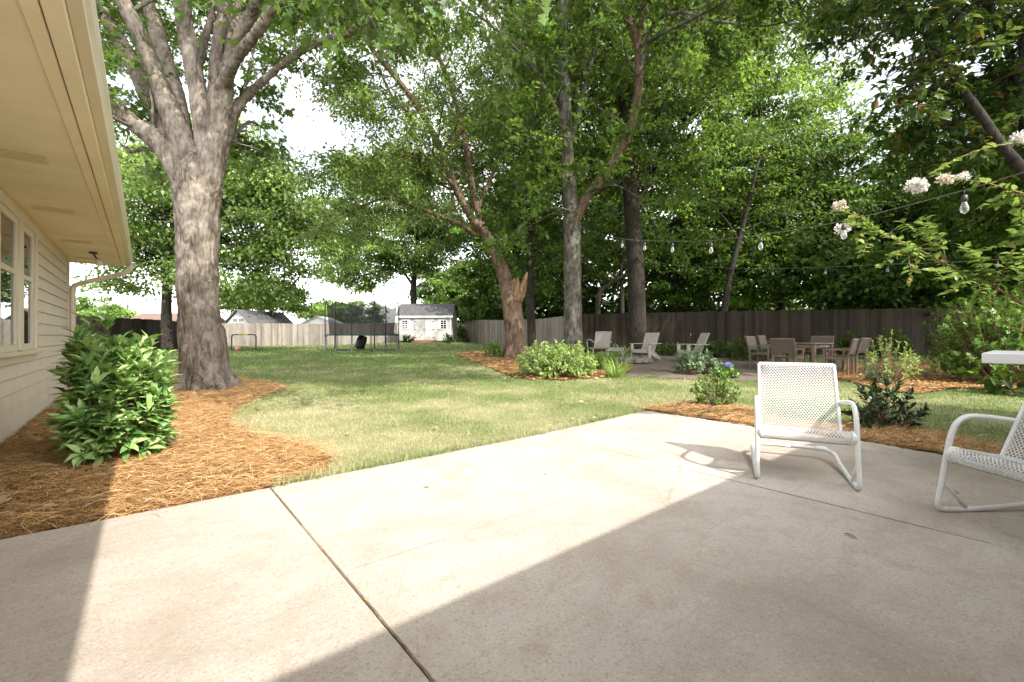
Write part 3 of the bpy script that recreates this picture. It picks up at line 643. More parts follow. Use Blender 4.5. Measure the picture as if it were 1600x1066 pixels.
def sling_chair(x, y, rz):
    t = thing('sling_chair', 'grey sling patio chair with curled pale arms seen from behind', 'patio chair', (x, y, gz(x, y)), rz); W = M['greymetal']
    mb = MB(); prof = [(.30, .40), (.05, .37), (-.18, .36), (-.28, .46), (-.38, .70), (-.46, .92)]; P = spline([(0, a, b) for a, b in prof], 22); n = len(P)
    V = np.vstack([P + [-.25, 0, 0], P + [.25, 0, 0], P + [.25, .008, -.008], P + [-.25, .008, -.008]])
    mb.add(V, [q for i in range(n - 1) for q in ((i, i + 1, n + i + 1, n + i), (2 * n + i, 2 * n + i + 1, 3 * n + i + 1, 3 * n + i), (i, 3 * n + i, 3 * n + i + 1, i + 1), (n + i, n + i + 1, 2 * n + i + 1, 2 * n + i))]); mb.build('sling', M['greymetal'], t)
    for sx in (-1, 1):
        mb = MB(); mb.tube(P + [sx * .262, 0, 0], .016, 8); mb.build('side_rail', W, t, True)
        mb = MB(); mb.tube(spline([(sx * .30, -.36, .58), (sx * .32, -.1, .66), (sx * .33, .18, .66), (sx * .33, .27, .60), (sx * .33, .26, .50), (sx * .31, .20, .2), (sx * .31, .22, .012)], 26), .019, 8); mb.build('armrest', W, t, True)
        mb = MB(); mb.tube(spline([(sx * .27, -.20, .38), (sx * .29, -.28, .2), (sx * .31, -.38, .012)], 10), .017, 8); mb.build('leg', W, t, True)
    mb = MB()
    mb.tube([(-.26, -.46, .92), (.26, -.46, .92)], .017, 8); mb.build('top_rail', W, t, True); mb = MB(); mb.tube([(-.26, -.33, .60), (.26, -.33, .60)], .012, 8); mb.build('back_rail', W, t, True)
p = at(936, 560, 15.0); sling_chair(p[0], p[1], R(8))
p = at(962, 560, 14.7); t = thing('ottoman', 'low pale sling footstool beside the sling patio chair', 'footstool', (p[0], p[1], gz(*p[:2])), R(-20))
mb = MB(); mb.box((0, 0, .36), (.52, .46, .025), [[1, 0, 0], [0, .98, -.2], [0, .2, .98]], 0, .008); mb.build('seat', M['greymetal'], t)
for sx in (-1, 1):
    for sy in (-1, 1): mb = MB(); mb.tube([(sx * .22, sy * .18, .34 + sy * .03), (sx * .24, sy * .22, .01)], .015, 8); mb.build('leg', M['greymetal'], t, True)
# fire pit: ring of rough stones
p = at(985, 566, 13.9); fp = thing('fire_pit', 'low ring of grey stones in front of the pale adirondack chair', 'fire pit', (p[0], p[1], gz(*p[:2])))
rng = np.random.default_rng(5); mb = MB()
for k in range(1):
    for i in range(13):
        a = 2 * np.pi * (i + .5 * k) / 13 + rng.normal(0, .04); s = rng.uniform(.85, 1.15, 3); c, s_ = math.cos(a), math.sin(a)
        mb.box((.55 * c, .55 * s_, .075 + .135 * k), (.17 * s[0], .25 * s[1], .135), [[c, -s_, 0], [s_, c, 0], [0, 0, 1]], 0, .03)
mb.build('stone_ring', M['stone'], fp)
mb = MB(); mb.lathe([(.0, .01), (.46, .01), (.45, .03), (0, .06)], 20); mb.build('ash', M['dirt'], fp)

# ================================================================== dining set
TD = (at(1266, 560, 11.5)[0], 11.75); tz = gz(*TD); TR = R(38)
dt = thing('dining_table', 'weathered brown wooden dining table ringed by six chairs', 'table', (*TD, tz), TR)
mb = MB()
for k in range(7): mb.box((0, (k - 3) * .137, .735), (1.35, .131, .024), None, 0, .003)
mb.build('table_top', M['brownwood'], dt)
mb = MB()
for sy in (-1, 1): mb.box((0, sy * .40, .675), (1.16, .025, .08))
for sx in (-1, 1): mb.box((sx * .60, 0, .675), (.025, .775, .08))
mb.build('apron', M['brownwood'], dt)
for sx in (-1, 1):
    for sy in (-1, 1): mb = MB(); mb.box((sx * .60, sy * .42, .355), (.08, .08, .71), None, 0, .004); mb.build('leg', M['brownwood'], dt)
def dining_chair(label, x, y, rz):
    t = thing('dining_chair', label, 'dining chair', (x, y, gz(x, y)), rz, 'dining chairs round the wooden table'); B = M['brownwood']
    mb = MB(); mb.box((0, 0, .435), (.47, .46, .022), None, 0, .004); mb.build('seat', M['sling'], t)
    mb = MB()
    for sx in (-1, 1): mb.box((sx * .255, 0, .425), (.035, .50, .05), None, 0, .004)
    mb.box((0, .235, .425), (.475, .03, .05), None, 0, .004); mb.build('seat_frame', B, t)
    mb = MB(); mb.bar((0, -.262, .53), (0, -.345, .87), .475, .012, (0, 1, 0), 0, .003); mb.build('backrest', M['sling'], t)
    mb = MB(); mb.bar((-.275, -.352, .885), (.275, -.352, .885), .03, .04, (0, 0, 1), 0, .004); mb.build('top_rail', B, t)
    for sx in (-1, 1):
        mb = MB(); mb.box((sx * .255, .235, .31), (.04, .045, .62), None, 0, .004); mb.build('leg', B, t)
        mb = MB(); mb.bar((sx * .255, -.24, 0), (sx * .255, -.24, .44), .04, .045, (1, 0, 0), 0, .003); mb.bar((sx * .256, -.24, .438), (sx * .256, -.35, .89), .038, .043, (1, 0, 0), 0, .003); mb.build('rear_leg', B, t)
        mb = MB(); mb.box((sx * .262, .0, .632), (.05, .56, .024), None, 0, .006); mb.build('armrest', B, t)
def dc(label, lx, ly, face): 
    c, s = math.cos(TR), math.sin(TR); dining_chair(label, TD[0] + c * lx - s * ly, TD[1] + s * lx + c * ly, TR + face)
dc('brown dining chair at the near end of the table, its back to the viewer', -1.0, .02, R(-90))
dc('brown dining chair at the far end of the table, facing the viewer', 1.02, 0, R(90))
dc('brown dining chair leftmost of the set, its dark backrest against the shrubs', -.36, .86, R(180))
dc('brown dining chair tucked behind the leftmost dining chair', .32, .84, R(184))
dc('brown dining chair on the open side of the table, beside the near-end chair', -.30, -.84, R(4))
dc('brown dining chair rightmost of the set, its leaning backrest against the dark fence', .42, -.88, R(-6))

# ================================================================== fences
def fence(name, label, pts, h, mat, pw=.14, back=True, seed=1, zoff=-.03, hvar=.012):
    p0 = pts[0]; o = (p0[0], p0[1], gz(*p0)); t = thing(name, label, 'fence', o); r = np.random.default_rng(seed); mb = MB(); rl = MB()
    for a, b in zip(pts[:-1], pts[1:]):
        a = np.array(a); b = np.array(b); L = np.linalg.norm(b - a); d = (b - a) / L; nn = np.array([d[1], -d[0]]); k = int(L / pw); ang = math.atan2(d[1], d[0]); c, s = math.cos(ang), math.sin(ang); Rm = [[c, -s, 0], [s, c, 0], [0, 0, 1]]
        for i in range(k):
            q = a + d * (i + .5) * L / k; zb = float(g(*q)) + zoff; hh = h + r.normal(0, hvar); w = L / k - r.uniform(.001, .006)
            v = np.array([[-w / 2, 0, 0], [w / 2, 0, 0], [w / 2, 0, hh - .03], [w / 2 - .03, 0, hh], [-w / 2 + .03, 0, hh], [-w / 2, 0, hh - .03]]); v2 = v + [0, .018, 0]
            V = np.vstack([v, v2]) @ np.array(Rm).T + [*(q + nn * r.normal(0, .003)), zb]
            mb.add(V, [(0, 1, 2, 3, 4, 5), (11, 10, 9, 8, 7, 6)] + [(i2, (i2 + 1) % 6 + 0, (i2 + 1) % 6 + 6, i2 + 6) for i2 in range(6)])
        m = max(1, int(L / 2.4))
        for i in range(m):
            qa = a + d * L * i / m; qb = a + d * L * (i + 1) / m
            for z in (.3, h * .52, h - .28): rl.bar([*(qa + nn * .05), float(g(*qa)) + z], [*(qb + nn * .05), float(g(*qb)) + z], .04, .09)
            rl.box([*(qa + nn * .12), float(g(*qa)) + h / 2 - .05], (.09, .09, h), Rm)
    mb.build('picket_panel', mat, t, origin=o); rl.build('rails', mat, t, origin=o); return t
fx = lambda px, Y: at(px, 560, Y)[:2]
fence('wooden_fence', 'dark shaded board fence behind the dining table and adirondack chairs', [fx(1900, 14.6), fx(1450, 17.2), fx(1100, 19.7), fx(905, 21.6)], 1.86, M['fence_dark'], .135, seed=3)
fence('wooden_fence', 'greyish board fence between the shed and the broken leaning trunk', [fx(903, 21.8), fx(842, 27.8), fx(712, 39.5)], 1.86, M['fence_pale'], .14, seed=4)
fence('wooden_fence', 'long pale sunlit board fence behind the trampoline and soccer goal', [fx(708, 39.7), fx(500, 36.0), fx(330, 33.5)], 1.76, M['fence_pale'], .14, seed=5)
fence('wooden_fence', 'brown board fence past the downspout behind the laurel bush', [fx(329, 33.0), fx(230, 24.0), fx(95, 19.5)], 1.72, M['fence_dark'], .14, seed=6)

# ================================================================== trampoline
tx, ty = fx(566, 24.0); tz0 = gz(tx, ty); tr = thing('trampoline', 'large round trampoline with a black safety net on tall poles', 'trampoline', (tx, ty, tz0))
rr = 1.86; zz = .84
mb = MB(); th = np.linspace(0, 2 * np.pi, 49)[:-1]; ringp = np.array([[rr * math.cos(a), rr * math.sin(a), zz] for a in np.linspace(0, 2 * np.pi, 65)]); mb.tube(ringp, .028, 8, False); mb.build('frame_ring', M['steel'], tr, True)
mb = MB(); mb.lathe([(rr - .02, zz + .03), (rr + .05, zz + .0), (rr + .05, zz + .02), (rr - .02, zz + .055), (rr - .28, zz + .045), (rr - .28, zz + .02)], 48); mb.build('edge_pad', M['deepgreen'], tr, True)
mb = MB(); mb.lathe([(0, zz - .02), (rr - .2, zz + .01), (rr - .2, zz + .014), (0, zz - .015)], 48); mb.build('jumping_mat', M['black'], tr, True)
for k in range(6):
    a = k * np.pi / 3 + .35; c, s = math.cos(a), math.sin(a); b = .24; c1, s1 = math.cos(a - b), math.sin(a - b); c2, s2 = math.cos(a + b), math.sin(a + b)
    mb = MB(); mb.tube(spline([(rr * c1, rr * s1, zz), (rr * c1 * 1.02, rr * s1 * 1.02, .12), (rr * c1 * 1.02, rr * s1 * 1.02, .03), (rr * c * 1.04, rr * s * 1.04, .02), (rr * c2 * 1.02, rr * s2 * 1.02, .03), (rr * c2 * 1.02, rr * s2 * 1.02, .12), (rr * c2, rr * s2, zz)], 40), .026, 8); mb.build('leg', M['steel'], tr, True)
    mb = MB(); mb.tube(spline([(rr * c1 * 1.035, rr * s1 * 1.035, .15), (rr * c1 * 1.035, rr * s1 * 1.035, 1.2), (rr * c1 * 1.035, rr * s1 * 1.035, 2.35), (rr * c1 * .99, rr * s1 * .99, 2.60)], 24), .03, 8); mb.build('pole', M['black'], tr, True)
mb = MB(); K = 6; tops = []
n = 96; V = []; Fq = []
for i in range(n):
    a = i * 2 * np.pi / n; ph = ((a - .35 + .24) % (np.pi / 3)) / (np.pi / 3); sag = .26 * math.sin(math.pi * ph) ; inn = .16 * math.sin(math.pi * ph)
    for j, zf in enumerate((zz + .03, 1.2, 1.7, 2.58)):
        f = (zf - zz) / (2.58 - zz); V.append([(rr - .22 * (1 - f) - inn * f) * math.cos(a), (rr - .22 * (1 - f) - inn * f) * math.sin(a), zf - sag * f])
for i in range(n):
    for j in range(3): a = i * 4 + j; b = ((i + 1) % n) * 4 + j; Fq.append((a, b, b + 1, a + 1))
mb.add(V, Fq); mb.build('safety_net', M['net'], tr, True)
p = fx(566, 24.3); t = thing('hanging_bag', 'black bag hanging beneath the trampoline mat', 'bag', (p[0], p[1], gz(*p)))
mb = MB(); P = [(-.18, 0, .10), (-.12, .0, .30), (.0, .0, .62), (.06, 0, .79)]; mb.tube(spline(P, 12), np.interp(np.linspace(0, 1, 12), [0, .1, .6, 1], [.16, .26, .27, .20]), 14); mb.build('sack', M['black'], t, True)

# ================================================================== soccer goal and ball
p = fx(381, 24.5); G0 = thing('soccer_goal', 'small black practice goal with a yellow sleeve on its crossbar', 'goal', (*p, gz(*p)), R(-6))
mb = MB(); mb.tube(spline([(-.72, 0, .02), (-.72, 0, .62), (-.70, 0, .80), (-.60, 0, .86), (0, 0, .87), (.60, 0, .86), (.70, 0, .80), (.72, 0, .62), (.72, 0, .02)], 60), .030, 8); mb.build('goal_frame', M['black'], G0, True)
mb = MB(); mb.tube([(-.26, 0, .872), (.26, 0, .872)], .042, 10); mb.build('crossbar_sleeve', M['yellow'], G0, True)
mb = MB(); mb.tube([(-.72, .0, .03), (-.70, .62, .03), (.70, .62, .03), (.72, 0, .03)], .018, 6); 
for i in range(13): mb.tube([(-.7 + i * 1.4 / 12, 0, .85), (-.7 + i * 1.4 / 12, .62, .04)], .0035, 4)
for i in range(7): f = i / 7; mb.tube([(-.7, .62 * f, .85 - .81 * f), (.7, .62 * f, .85 - .81 * f)], .0035, 4)
mb.build('net', M['black'], G0)
p = fx(371, 23.6)
mb = MB(); nph = 14; mb.lathe([(.13 * math.sin(a), .13 - .13 * math.cos(a)) for a in np.linspace(0.001, np.pi - .001, nph)], 20); ball = tag(mb.build('play_ball', M['pinkball'], None, True), 'small pink ball on the grass in front of the goal', 'ball'); ball.location = (*p, gz(*p))

# ================================================================== shed with double doors
SY = 34.2; a = fx(622, SY); b = fx(705, SY - .2); Ls = np.linalg.norm(b - a); sang = math.atan2(b[1] - a[1], b[0] - a[0]); sc = (a + b) / 2; sz = gz(*sc) + .0
sh = thing('garden_shed', 'cream garden shed with double doors, shuttered windows and a grey gambrel roof', 'shed', (*sc, sz), sang); D = 2.6; hx = Ls / 2
mb = MB(); mb.box((0, D / 2, 1.02), (Ls, D, 1.90), None); 
for k in range(int(Ls / .2)): mb.box((-hx + .1 + k * .2, -.004, 1.02), (.014, .012, 1.88))
prof = [(0, 1.96), (.0, 1.965), (.55, 2.62), (D / 2, 2.86), (D - .55, 2.62), (D, 1.965)]
for sx in (-1, 1): mb.prism(prof, (0, 1, 0), (0, 0, 1), (.04 * sx, 0, 0), (sx * (hx - .04), 0, 0))
mb.build('wall', M['shed'], sh)
mb = MB(); rp = [(-.16, 1.90), (.50, 2.67), (D / 2, 2.94), (D - .50, 2.67), (D + .16, 1.90)]
for (y0, z0_), (y1, z1_) in zip(rp[:-1], rp[1:]): mb.prism([(y0, z0_), (y1, z1_), (y1, z1_ + .06), (y0, z0_ + .06)], (0, 1, 0), (0, 0, 1), (Ls + .3, 0, 0), (-hx - .15, 0, 0))
mb.build('roof', M['shingle'], sh)
mb = MB(); mb.box((0, -.165, 1.90), (Ls + .3, .03, .13)); 
for sx in (-1, 1): mb.box((sx * (hx - .04), -.02, 1.0), (.10, .04, 1.80))
mb.build('trim_board', M['shedtrim'], sh)
for sx in (-1, 1):
    mb = MB(); mb.box((sx * .395, -.03, .92), (.76, .05, 1.66), None, 0, .004)
    for k in range(4): mb.box((sx * .395 - .285 + k * .19, -.056, .92), (.012, .012, 1.6))
    for dz in (-.80, .0, .80): mb.box((sx * .395, -.062, .92 + dz), (.74, .02, .08))
    dr = mb.build('door', M['shed'], sh)
    mb = MB(); mb.box((sx * .07, -.085, .95), (.03, .04, .16), None, 0, .004); mb.build('handle', M['black'], dr)
    mb = MB()
    for dz in (-.62, .0, .62): mb.box((sx * .70, -.079, .92 + dz), (.16, .012, .035))
    mb.build('hinge', M['black'], dr)
    wx = sx * 1.52 - (.06 if sx > 0 else 0)
    mb = MB(); 
    for c_, s_ in (((0, .345), (.50, .05)), ((0, -.345), (.50, .05)), ((.23, 0), (.045, .70)), ((-.23, 0), (.045, .70)), ((0, 0), (.02, .66)), ((0, 0), (.42, .03)), ((0, .17), (.42, .02)), ((0, -.17), (.42, .02))): mb.box((wx + c_[0], -.03, 1.30 + c_[1]), (s_[0], .05, s_[1]))
    w_ = mb.build('window', M['shedtrim'], sh); mb = MB(); mb.box((wx, -.012, 1.30), (.42, .02, .66)); mb.build('pane', M['glass'], w_)
    mb = MB(); mb.box((wx - .34 * sx, -.03, 1.30), (.16, .045, .74), None, 0, .004)
    for k in range(9): mb.box((wx - .34 * sx, -.056, 1.0 + k * .075), (.12, .012, .05))
    mb.build('shutter', M['shedtrim'], sh)
mb = MB(); mb.prism([(-.06, .08), (-.06, .14), (-1.05, .05), (-1.05, -.06), (-.06, -.06)], (0, 1, 0), (0, 0, 1), (1.7, 0, 0), (-.85, 0, 0)); mb.build('entry_ramp', M['ramp'], sh)
mb = MB(); mb.box((0, D / 2, .0), (Ls - .3, D - .3, .16)); mb.build('skid', M['bark_dark'] if 0 else M['dark'], sh)
# neighbour's shed beyond the fence
a = at(371, 505, 39.); b = a + np.array([1.35, 4.85, 0]); o = (a[0], a[1], gz(a[0], a[1])); e = unit(np.array([b[0] - a[0], b[1] - a[1], 0])); fdir = np.array([e[1], -e[0], 0]); Ln = np.linalg.norm((b - a)[:2]); gw = 2.4
ng = thing('neighbour_shed', 'grey shed with a gabled end showing over the fence by the soccer goal', 'shed', o, math.atan2(e[1], e[0]))
mb = MB(); mb.box((Ln / 2, 0, .95), (Ln - .2, gw, 1.98)); mb.prism([(-gw / 2, 1.95), (gw / 2, 1.95), (0, 3.0)], (0, 1, 0), (0, 0, 1), (Ln - .2, 0, 0), (.1, 0, 0)); mb.build('wall', M['shed'], ng)
mb = MB()
for s_ in (-1, 1): mb.prism([(0, 3.02), (0, 3.10), (s_ * (gw / 2 + .25), 1.92), (s_ * (gw / 2 + .25), 1.84)], (0, 1, 0), (0, 0, 1), (Ln + .3, 0, 0), (-.15, 0, 0))
mb.build('roof', M['shingle'], ng)
mb = MB(); mb.box((.085, 0, 2.15), (.03, 1.35, .46)); mb.box((.06, 0, 2.15), (.03, .06, .44)); w_ = mb.build('window', M['shedtrim'], ng)
for s_ in (-1, 1): mb = MB(); mb.box((.065, s_ * .33, 2.15), (.03, .54, .30)); mb.build('pane', M['glass'], w_)
# pale low building beyond the fence
a = at(464, 505, 50.); o = (a[0], a[1], .46); pb = thing('outbuilding', 'white low building with a pale gable showing beyond the long fence', 'building', o, R(3))
mb = MB(); mb.box((2.3, 2, 1.0), (4.4, 4, 2.0)); mb.prism([(0, 1.98), (4.4, 1.98), (2.2, 2.95)], (1, 0, 0), (0, 0, 1), (0, 4, 0), (.1, .0, 0)); mb.build('wall', M['shedtrim'], pb)
mb = MB()
for s_ in (-1, 1): mb.prism([(2.3, 2.97), (2.3, 3.03), (2.3 + s_ * 2.5, 1.93), (2.3 + s_ * 2.5, 1.87)], (1, 0, 0), (0, 0, 1), (0, 4.4, 0), (0, -.2, 0))
mb.build('roof', M['shed'], pb)
a = at(196, 505, 44.); o = (a[0], a[1], .46); nh = thing('neighbour_house', 'low neighbouring house with a brown roof between the laurel bush and the big trunk', 'house', o, R(8))
mb = MB(); mb.box((3.0, 3, 1.0), (6.6, 6, 2.1)); mb.build('wall', M['siding'], nh)
mb = MB()
for s_ in (-1, 1): mb.prism([(3, 3.1), (3, 3.2), (3 + s_ * 3.5, 2.0), (3 + s_ * 3.5, 1.9)], (0, 1, 0), (0, 0, 1), (7.2, 0, 0), (-.3, 0, 0))
mb.build('roof', M['brownroof'], nh)

# ================================================================== string lights
def string_lights(label, pts, bulbs, wr, bs, n=120):
    P = spline(pts, n); o = tuple(P[0]); t = thing('string_lights', label, 'string lights', o, 0, 'strings of bulbs over the yard'); mb = MB(); mb.tube(P, wr, 6); mb.build('cable', M['wire'], t, True, origin=o)
    for b in bulbs:
        q = P[np.argmin(np.linalg.norm(P - np.array(b), axis=1))]; L = .035 * bs
        mb = MB(); mb.tube([q, q - [0, 0, L]], .004 * bs, 6); mb.lathe([(.010 * bs, 0), (.019 * bs, -.006 * bs), (.021 * bs, -.045 * bs), (.015 * bs, -.052 * bs)], 12, q - [0, 0, L]); s = mb.build('socket', M['socket'], t, True, origin=o)
        mb = MB(); mb.lathe([(.012 * bs, 0), (.016 * bs, -.014 * bs), (.023 * bs, -.038 * bs), (.0255 * bs, -.056 * bs), (.019 * bs, -.078 * bs), (.006 * bs, -.088 * bs), (.001, -.089 * bs)], 14, q - [0, 0, L + .05 * bs]); mb.build('bulb', M['bulb'], s, True, origin=o)
S1 = [at(1860, 190, 1.5), at(1680, 243, 2.25), at(1508, 297, 2.95), at(1320, 345, 3.75), at(1190, 367, 4.6), at(1110, 376, 5.4), at(1050, 377, 6.3), at(1007, 376, 7.1), at(972, 373, 8.0), at(935, 365, 11.5), at(898, 352, 15.72)]
string_lights('string of clear bulbs sweeping low from the flowering branches to the tall straight trunk', S1, S1[2:9], .003, .90, 300)
S2 = [at(1760, 372, 10.0), at(1560, 405, 11.), at(1390, 413, 12.), at(1205, 420, 14.), at(1060, 415, 16.), at(996, 402, 18.2)]
string_lights('fainter string of bulbs hung farther back across the dark woods', S2, [S2[1], (np.array(S2[1]) + S2[2]) / 2, S2[2], (np.array(S2[2]) + S2[3]) / 2, S2[3], S2[4]], .006, 1.2)
# ================================================================== trees
def rdir(r, n): return unit(r.normal(0, 1, (n, 3)))
class Tree:
    def __init__(s, name, label, base, bark, leafm, seed, cat='tree', group=None, leafL=.12, leafW=.075, shape='diamond'):
        s.o = (float(base[0]), float(base[1]), float(g(*base[:2])) - .02); s.t = thing(name, label, cat, s.o, 0, group)
        s.r = np.random.default_rng(seed); s.bark, s.lm = bark, leafm; s.L, s.W, s.shape = leafL, leafW, shape
        s.mb = MB(); s.limbs = []; s.P = []; s.D = []; s.Nn = []; s.S = []; s.T = []; s.rs = 1.
    def limb(s, pts, radii, n=None, sides=14, lump=.0, mb=None):
        P = np.array(pts, float); m = n or max(6, len(P) * 5); Q = spline(P, m); rr = np.interp(np.linspace(0, 1, m), np.linspace(0, 1, len(radii)), radii) * s.rs
        (mb or s.mb).tube(Q, rr, sides, True, 0, lump, s.r.uniform(0, 6)); s.limbs.append((Q, rr)); return Q, rr
    def sprays(s, A, d, L, nl, droop=.12, spread=.16, scale=1.):
        """leaves along a twig from A in direction d"""
        f = s.r.uniform(.15, 1.05, nl)[:, None]; side = rdir(s.r, nl); p = A + d * L * f + side * spread * s.r.uniform(.1, 1, (nl, 1)) * np.array([1, 1, .55]); p[:, 2] -= droop * L * f[:, 0] ** 2
        s.P.append(p); s.D.append(unit(d * .5 + side * .9 + np.array([0, 0, -.35]))); s.Nn.append(unit(np.array([0, 0, 1.]) + s.r.normal(0, .55, (nl, 3)))); s.S.append(np.full(nl, scale) * s.r.uniform(.5, 1.3, nl)); s.T.append(np.full(nl, float(np.exp(s.r.normal(0, .28)))))
    def branch(s, A, d, L, r0, ntw, nl, twl, droop=.12, spread=.16, up=.15, keep=None):
        k = 6; P = [A]; dd = unit(d)
        for i in range(k - 1): dd = unit(dd + s.r.normal(0, .16, 3) + np.array([0, 0, up * .25])); P.append(P[-1] + dd * L / (k - 1))
        P = np.array(P); s.mb.tube(P, np.linspace(r0, max(.004, r0 * .22), k), 5, False)
        for j in range(ntw):
            f = s.r.uniform(.22, 1.) if j else 1.; q = f * (k - 1); i = min(int(q), k - 2); a = P[i] + (P[i + 1] - P[i]) * (q - i); tdir = unit(P[i + 1] - P[i]); td = unit(tdir * .6 + s.r.normal(0, .6, 3) * np.array([1, 1, .6]) + np.array([0, 0, -.02]))
            l = twl * s.r.uniform(.6, 1.25)
            if keep is not None and not keep(a + td * l * .6): continue
            s.mb.tube(np.array([a, a + td * l * .5 + [0, 0, -droop * l * .2], a + td * l + [0, 0, -droop * l]]), [max(.003, r0 * .18), .004, .0025], 3, False)
            s.sprays(a, td, l, nl, droop, spread)
    def fill(s, every=.5, f0=.3, L=2.2, ntw=8, nl=26, twl=.8, fwd=.5, up=.3, which=None, keep=None, spread=.16, droop=.12, rfac=.35):
        for (Q, rr) in (s.limbs if which is None else [s.limbs[i] for i in which]):
            seg = np.linalg.norm(np.diff(Q, axis=0), axis=1); tot = seg.sum(); n = max(1, int(tot * (1 - f0) / every)); cum = np.concatenate([[0], np.cumsum(seg)])
            for i in range(n):
                f = f0 + (1 - f0) * (i + s.r.uniform(0, 1)) / n; x = f * tot; j = min(np.searchsorted(cum, x) - 1, len(Q) - 2); j = max(j, 0); a = Q[j] + (Q[j + 1] - Q[j]) * (x - cum[j]) / max(seg[j], 1e-6); T = unit(Q[j + 1] - Q[j])
                lat = unit(np.cross(T, s.r.normal(0, 1, 3))); d = unit(T * fwd + lat + np.array([0, 0, up])); ll = L * s.r.uniform(.55, 1.2) * (1.15 - .45 * f)
                if keep is not None and not keep(a + d * ll * .7): continue
                s.branch(a, d, ll, max(.012, min(rr[j] * rfac, .045)), ntw, nl, twl, droop, spread, .15, keep)
            e = Q[-1]; s.branch(e, unit(Q[-1] - Q[-2]), L * .7, max(.01, rr[-1] * .8), ntw, nl, twl, droop, spread, .1, keep)
    def crown(s, blobs, nclump, nl, cr, keep=None, inner=.45, wood=True):
        """clumps of leafy twigs through ellipsoids (centre, radii); returns nothing"""
        for c, rad in blobs:
            c = np.array(c); rad = np.array(rad); n = max(1, int(nclump * np.prod(rad) ** (2 / 3) / 6.))
            d = rdir(s.r, n); q = c + d * rad * (inner + (1 - inner) * s.r.uniform(0, 1, (n, 1)) ** .6)
            for p, dd in zip(q, d):
                if keep is not None and not keep(p): continue
                k = int(nl * s.r.uniform(.5, 1.4)); sc = cr * s.r.uniform(.6, 1.25); off = s.r.normal(0, .5, (k, 3)) * np.array([1, 1, .34]) * sc; off[:, 2] -= .18 * (off[:, 0] ** 2 + off[:, 1] ** 2) / sc
                s.P.append(p + off); s.D.append(unit(off * .6 + rdir(s.r, k) * sc * .8 + np.array([0, 0, -.3 * sc]))); s.Nn.append(unit(np.array([0, 0, 1.]) + dd * .5 + s.r.normal(0, .5, (k, 3)))); s.S.append(s.r.uniform(.45, 1.35, k)); s.T.append(np.full(k, float(np.exp(s.r.normal(0, .30)))))
                if wood and s.limbs:
                    Q, rr = s.limbs[int(s.r.integers(0, len(s.limbs)))]; a = Q[np.argmin(np.linalg.norm(Q - p, axis=1))]; L_ = np.linalg.norm(p - a)
                    if L_ < max(rad) * 1.1: s.mb.tube(spline([a, (a + p) / 2 + s.r.normal(0, .06, 3) * L_ + [0, 0, -.05 * L_], p], 6), np.linspace(.012 + .008 * L_, .006, 6), 4, False)
    def done(s, voxel=None, tname='trunk', cname='crown', smooth=True):
        tk = s.mb.build(tname, s.bark, s.t, smooth, origin=s.o)
        if s.P:
            P = np.vstack(s.P); S = np.concatenate(s.S); leaves(cname, P, np.vstack(s.D), np.vstack(s.Nn), s.L * S, s.W * S, s.shape, s.lm, s.t, s.o, np.concatenate(s.T) if sum(map(len, s.T)) == len(P) else None)
            s.count = len(P)
        return s
def fused(mb, name, mat, parent, origin, voxel, disp=0., sc=1.):
    """join overlapping limbs into one continuous skin, then roughen it"""
    o = mb.build(name, mat, parent, True, origin=origin); md = o.modifiers.new('r', 'REMESH'); md.mode = 'VOXEL'; md.voxel_size = voxel; md.use_smooth_shade = True
    sm = o.modifiers.new('s', 'SMOOTH'); sm.factor = .5; sm.iterations = 4
    dg = bpy.context.evaluated_depsgraph_get(); me = bpy.data.meshes.new_from_object(o.evaluated_get(dg)); o.modifiers.clear(); o.data = me
    if disp:
        n = len(me.vertices); V = np.zeros(n * 3, np.float32); me.vertices.foreach_get('co', V); V = V.reshape(-1, 3); Nv = np.zeros(n * 3, np.float32); me.vertices.foreach_get('normal', Nv); Nv = Nv.reshape(-1, 3)
        w = V + .25 * np.stack([vnoise(V * 1.7 + 5), vnoise(V * 1.7 + 31), 0 * V[:, 0]], 1)
        f = (1 - 2 * np.abs(vnoise(w * [13, 13, 2.4]) - .5) * 2) * 1.1 + (1 - 4 * np.abs(vnoise(w * [27, 27, 5.5] + 9) - .5)) * .7 + (vnoise(w * [5, 5, 2.] + 3) - .5) * 2.2 + (vnoise(w * [55, 55, 17] + 1) - .5) * .9
        V += Nv * (disp * f)[:, None]; me.vertices.foreach_set('co', V.ravel())
    if not me.materials: me.materials.append(mat)
    me.polygons.foreach_set('use_smooth', [True] * len(me.polygons)); me.update(); return o

# ---- the big maple by the house
B = (at(322, 600, 8.85)[0], 8.85)
T = Tree('maple_tree', 'huge maple with a thick pale flaking trunk and many rising limbs beside the mulch bed', B, M['bark_maple'], M['leaf_maple'], 101, leafL=.11, leafW=.105, shape='lobed'); T.rs = .80
Yb = 8.85; zb = T.o[2]; A = lambda px, py, dy=0.: at(px, py, Yb + dy)
tm = MB()
T.limb([[B[0] + .02, Yb, zb - .1], A(322, 596), A(317, 560), A(312, 500), A(309, 420), A(308, 345), A(309, 300), A(311, 268), A(314, 235)], [.66, .56, .475, .43, .425, .45, .50, .46, .20], 40, 30, .03, tm)
for k in range(8):                                                    # root flare
    a = k * .785 + .3; d = np.array([math.cos(a), math.sin(a), 0]); p = np.array([B[0], Yb, zb])
    tm.tube(spline([p + d * .16 + [0, 0, 1.25], p + d * .30 + [0, 0, .42], p + d * .58 + [0, 0, .02], p + d * .80 + [0, 0, -.10]], 10), [.14, .14, .13, .11, .09, .085, .075, .065, .05, .03], 10)
ups = []
def L1(pts, rad, n=26): ups.append(len(T.limbs)); return T.limb(pts, rad, n, 18, .03, tm)
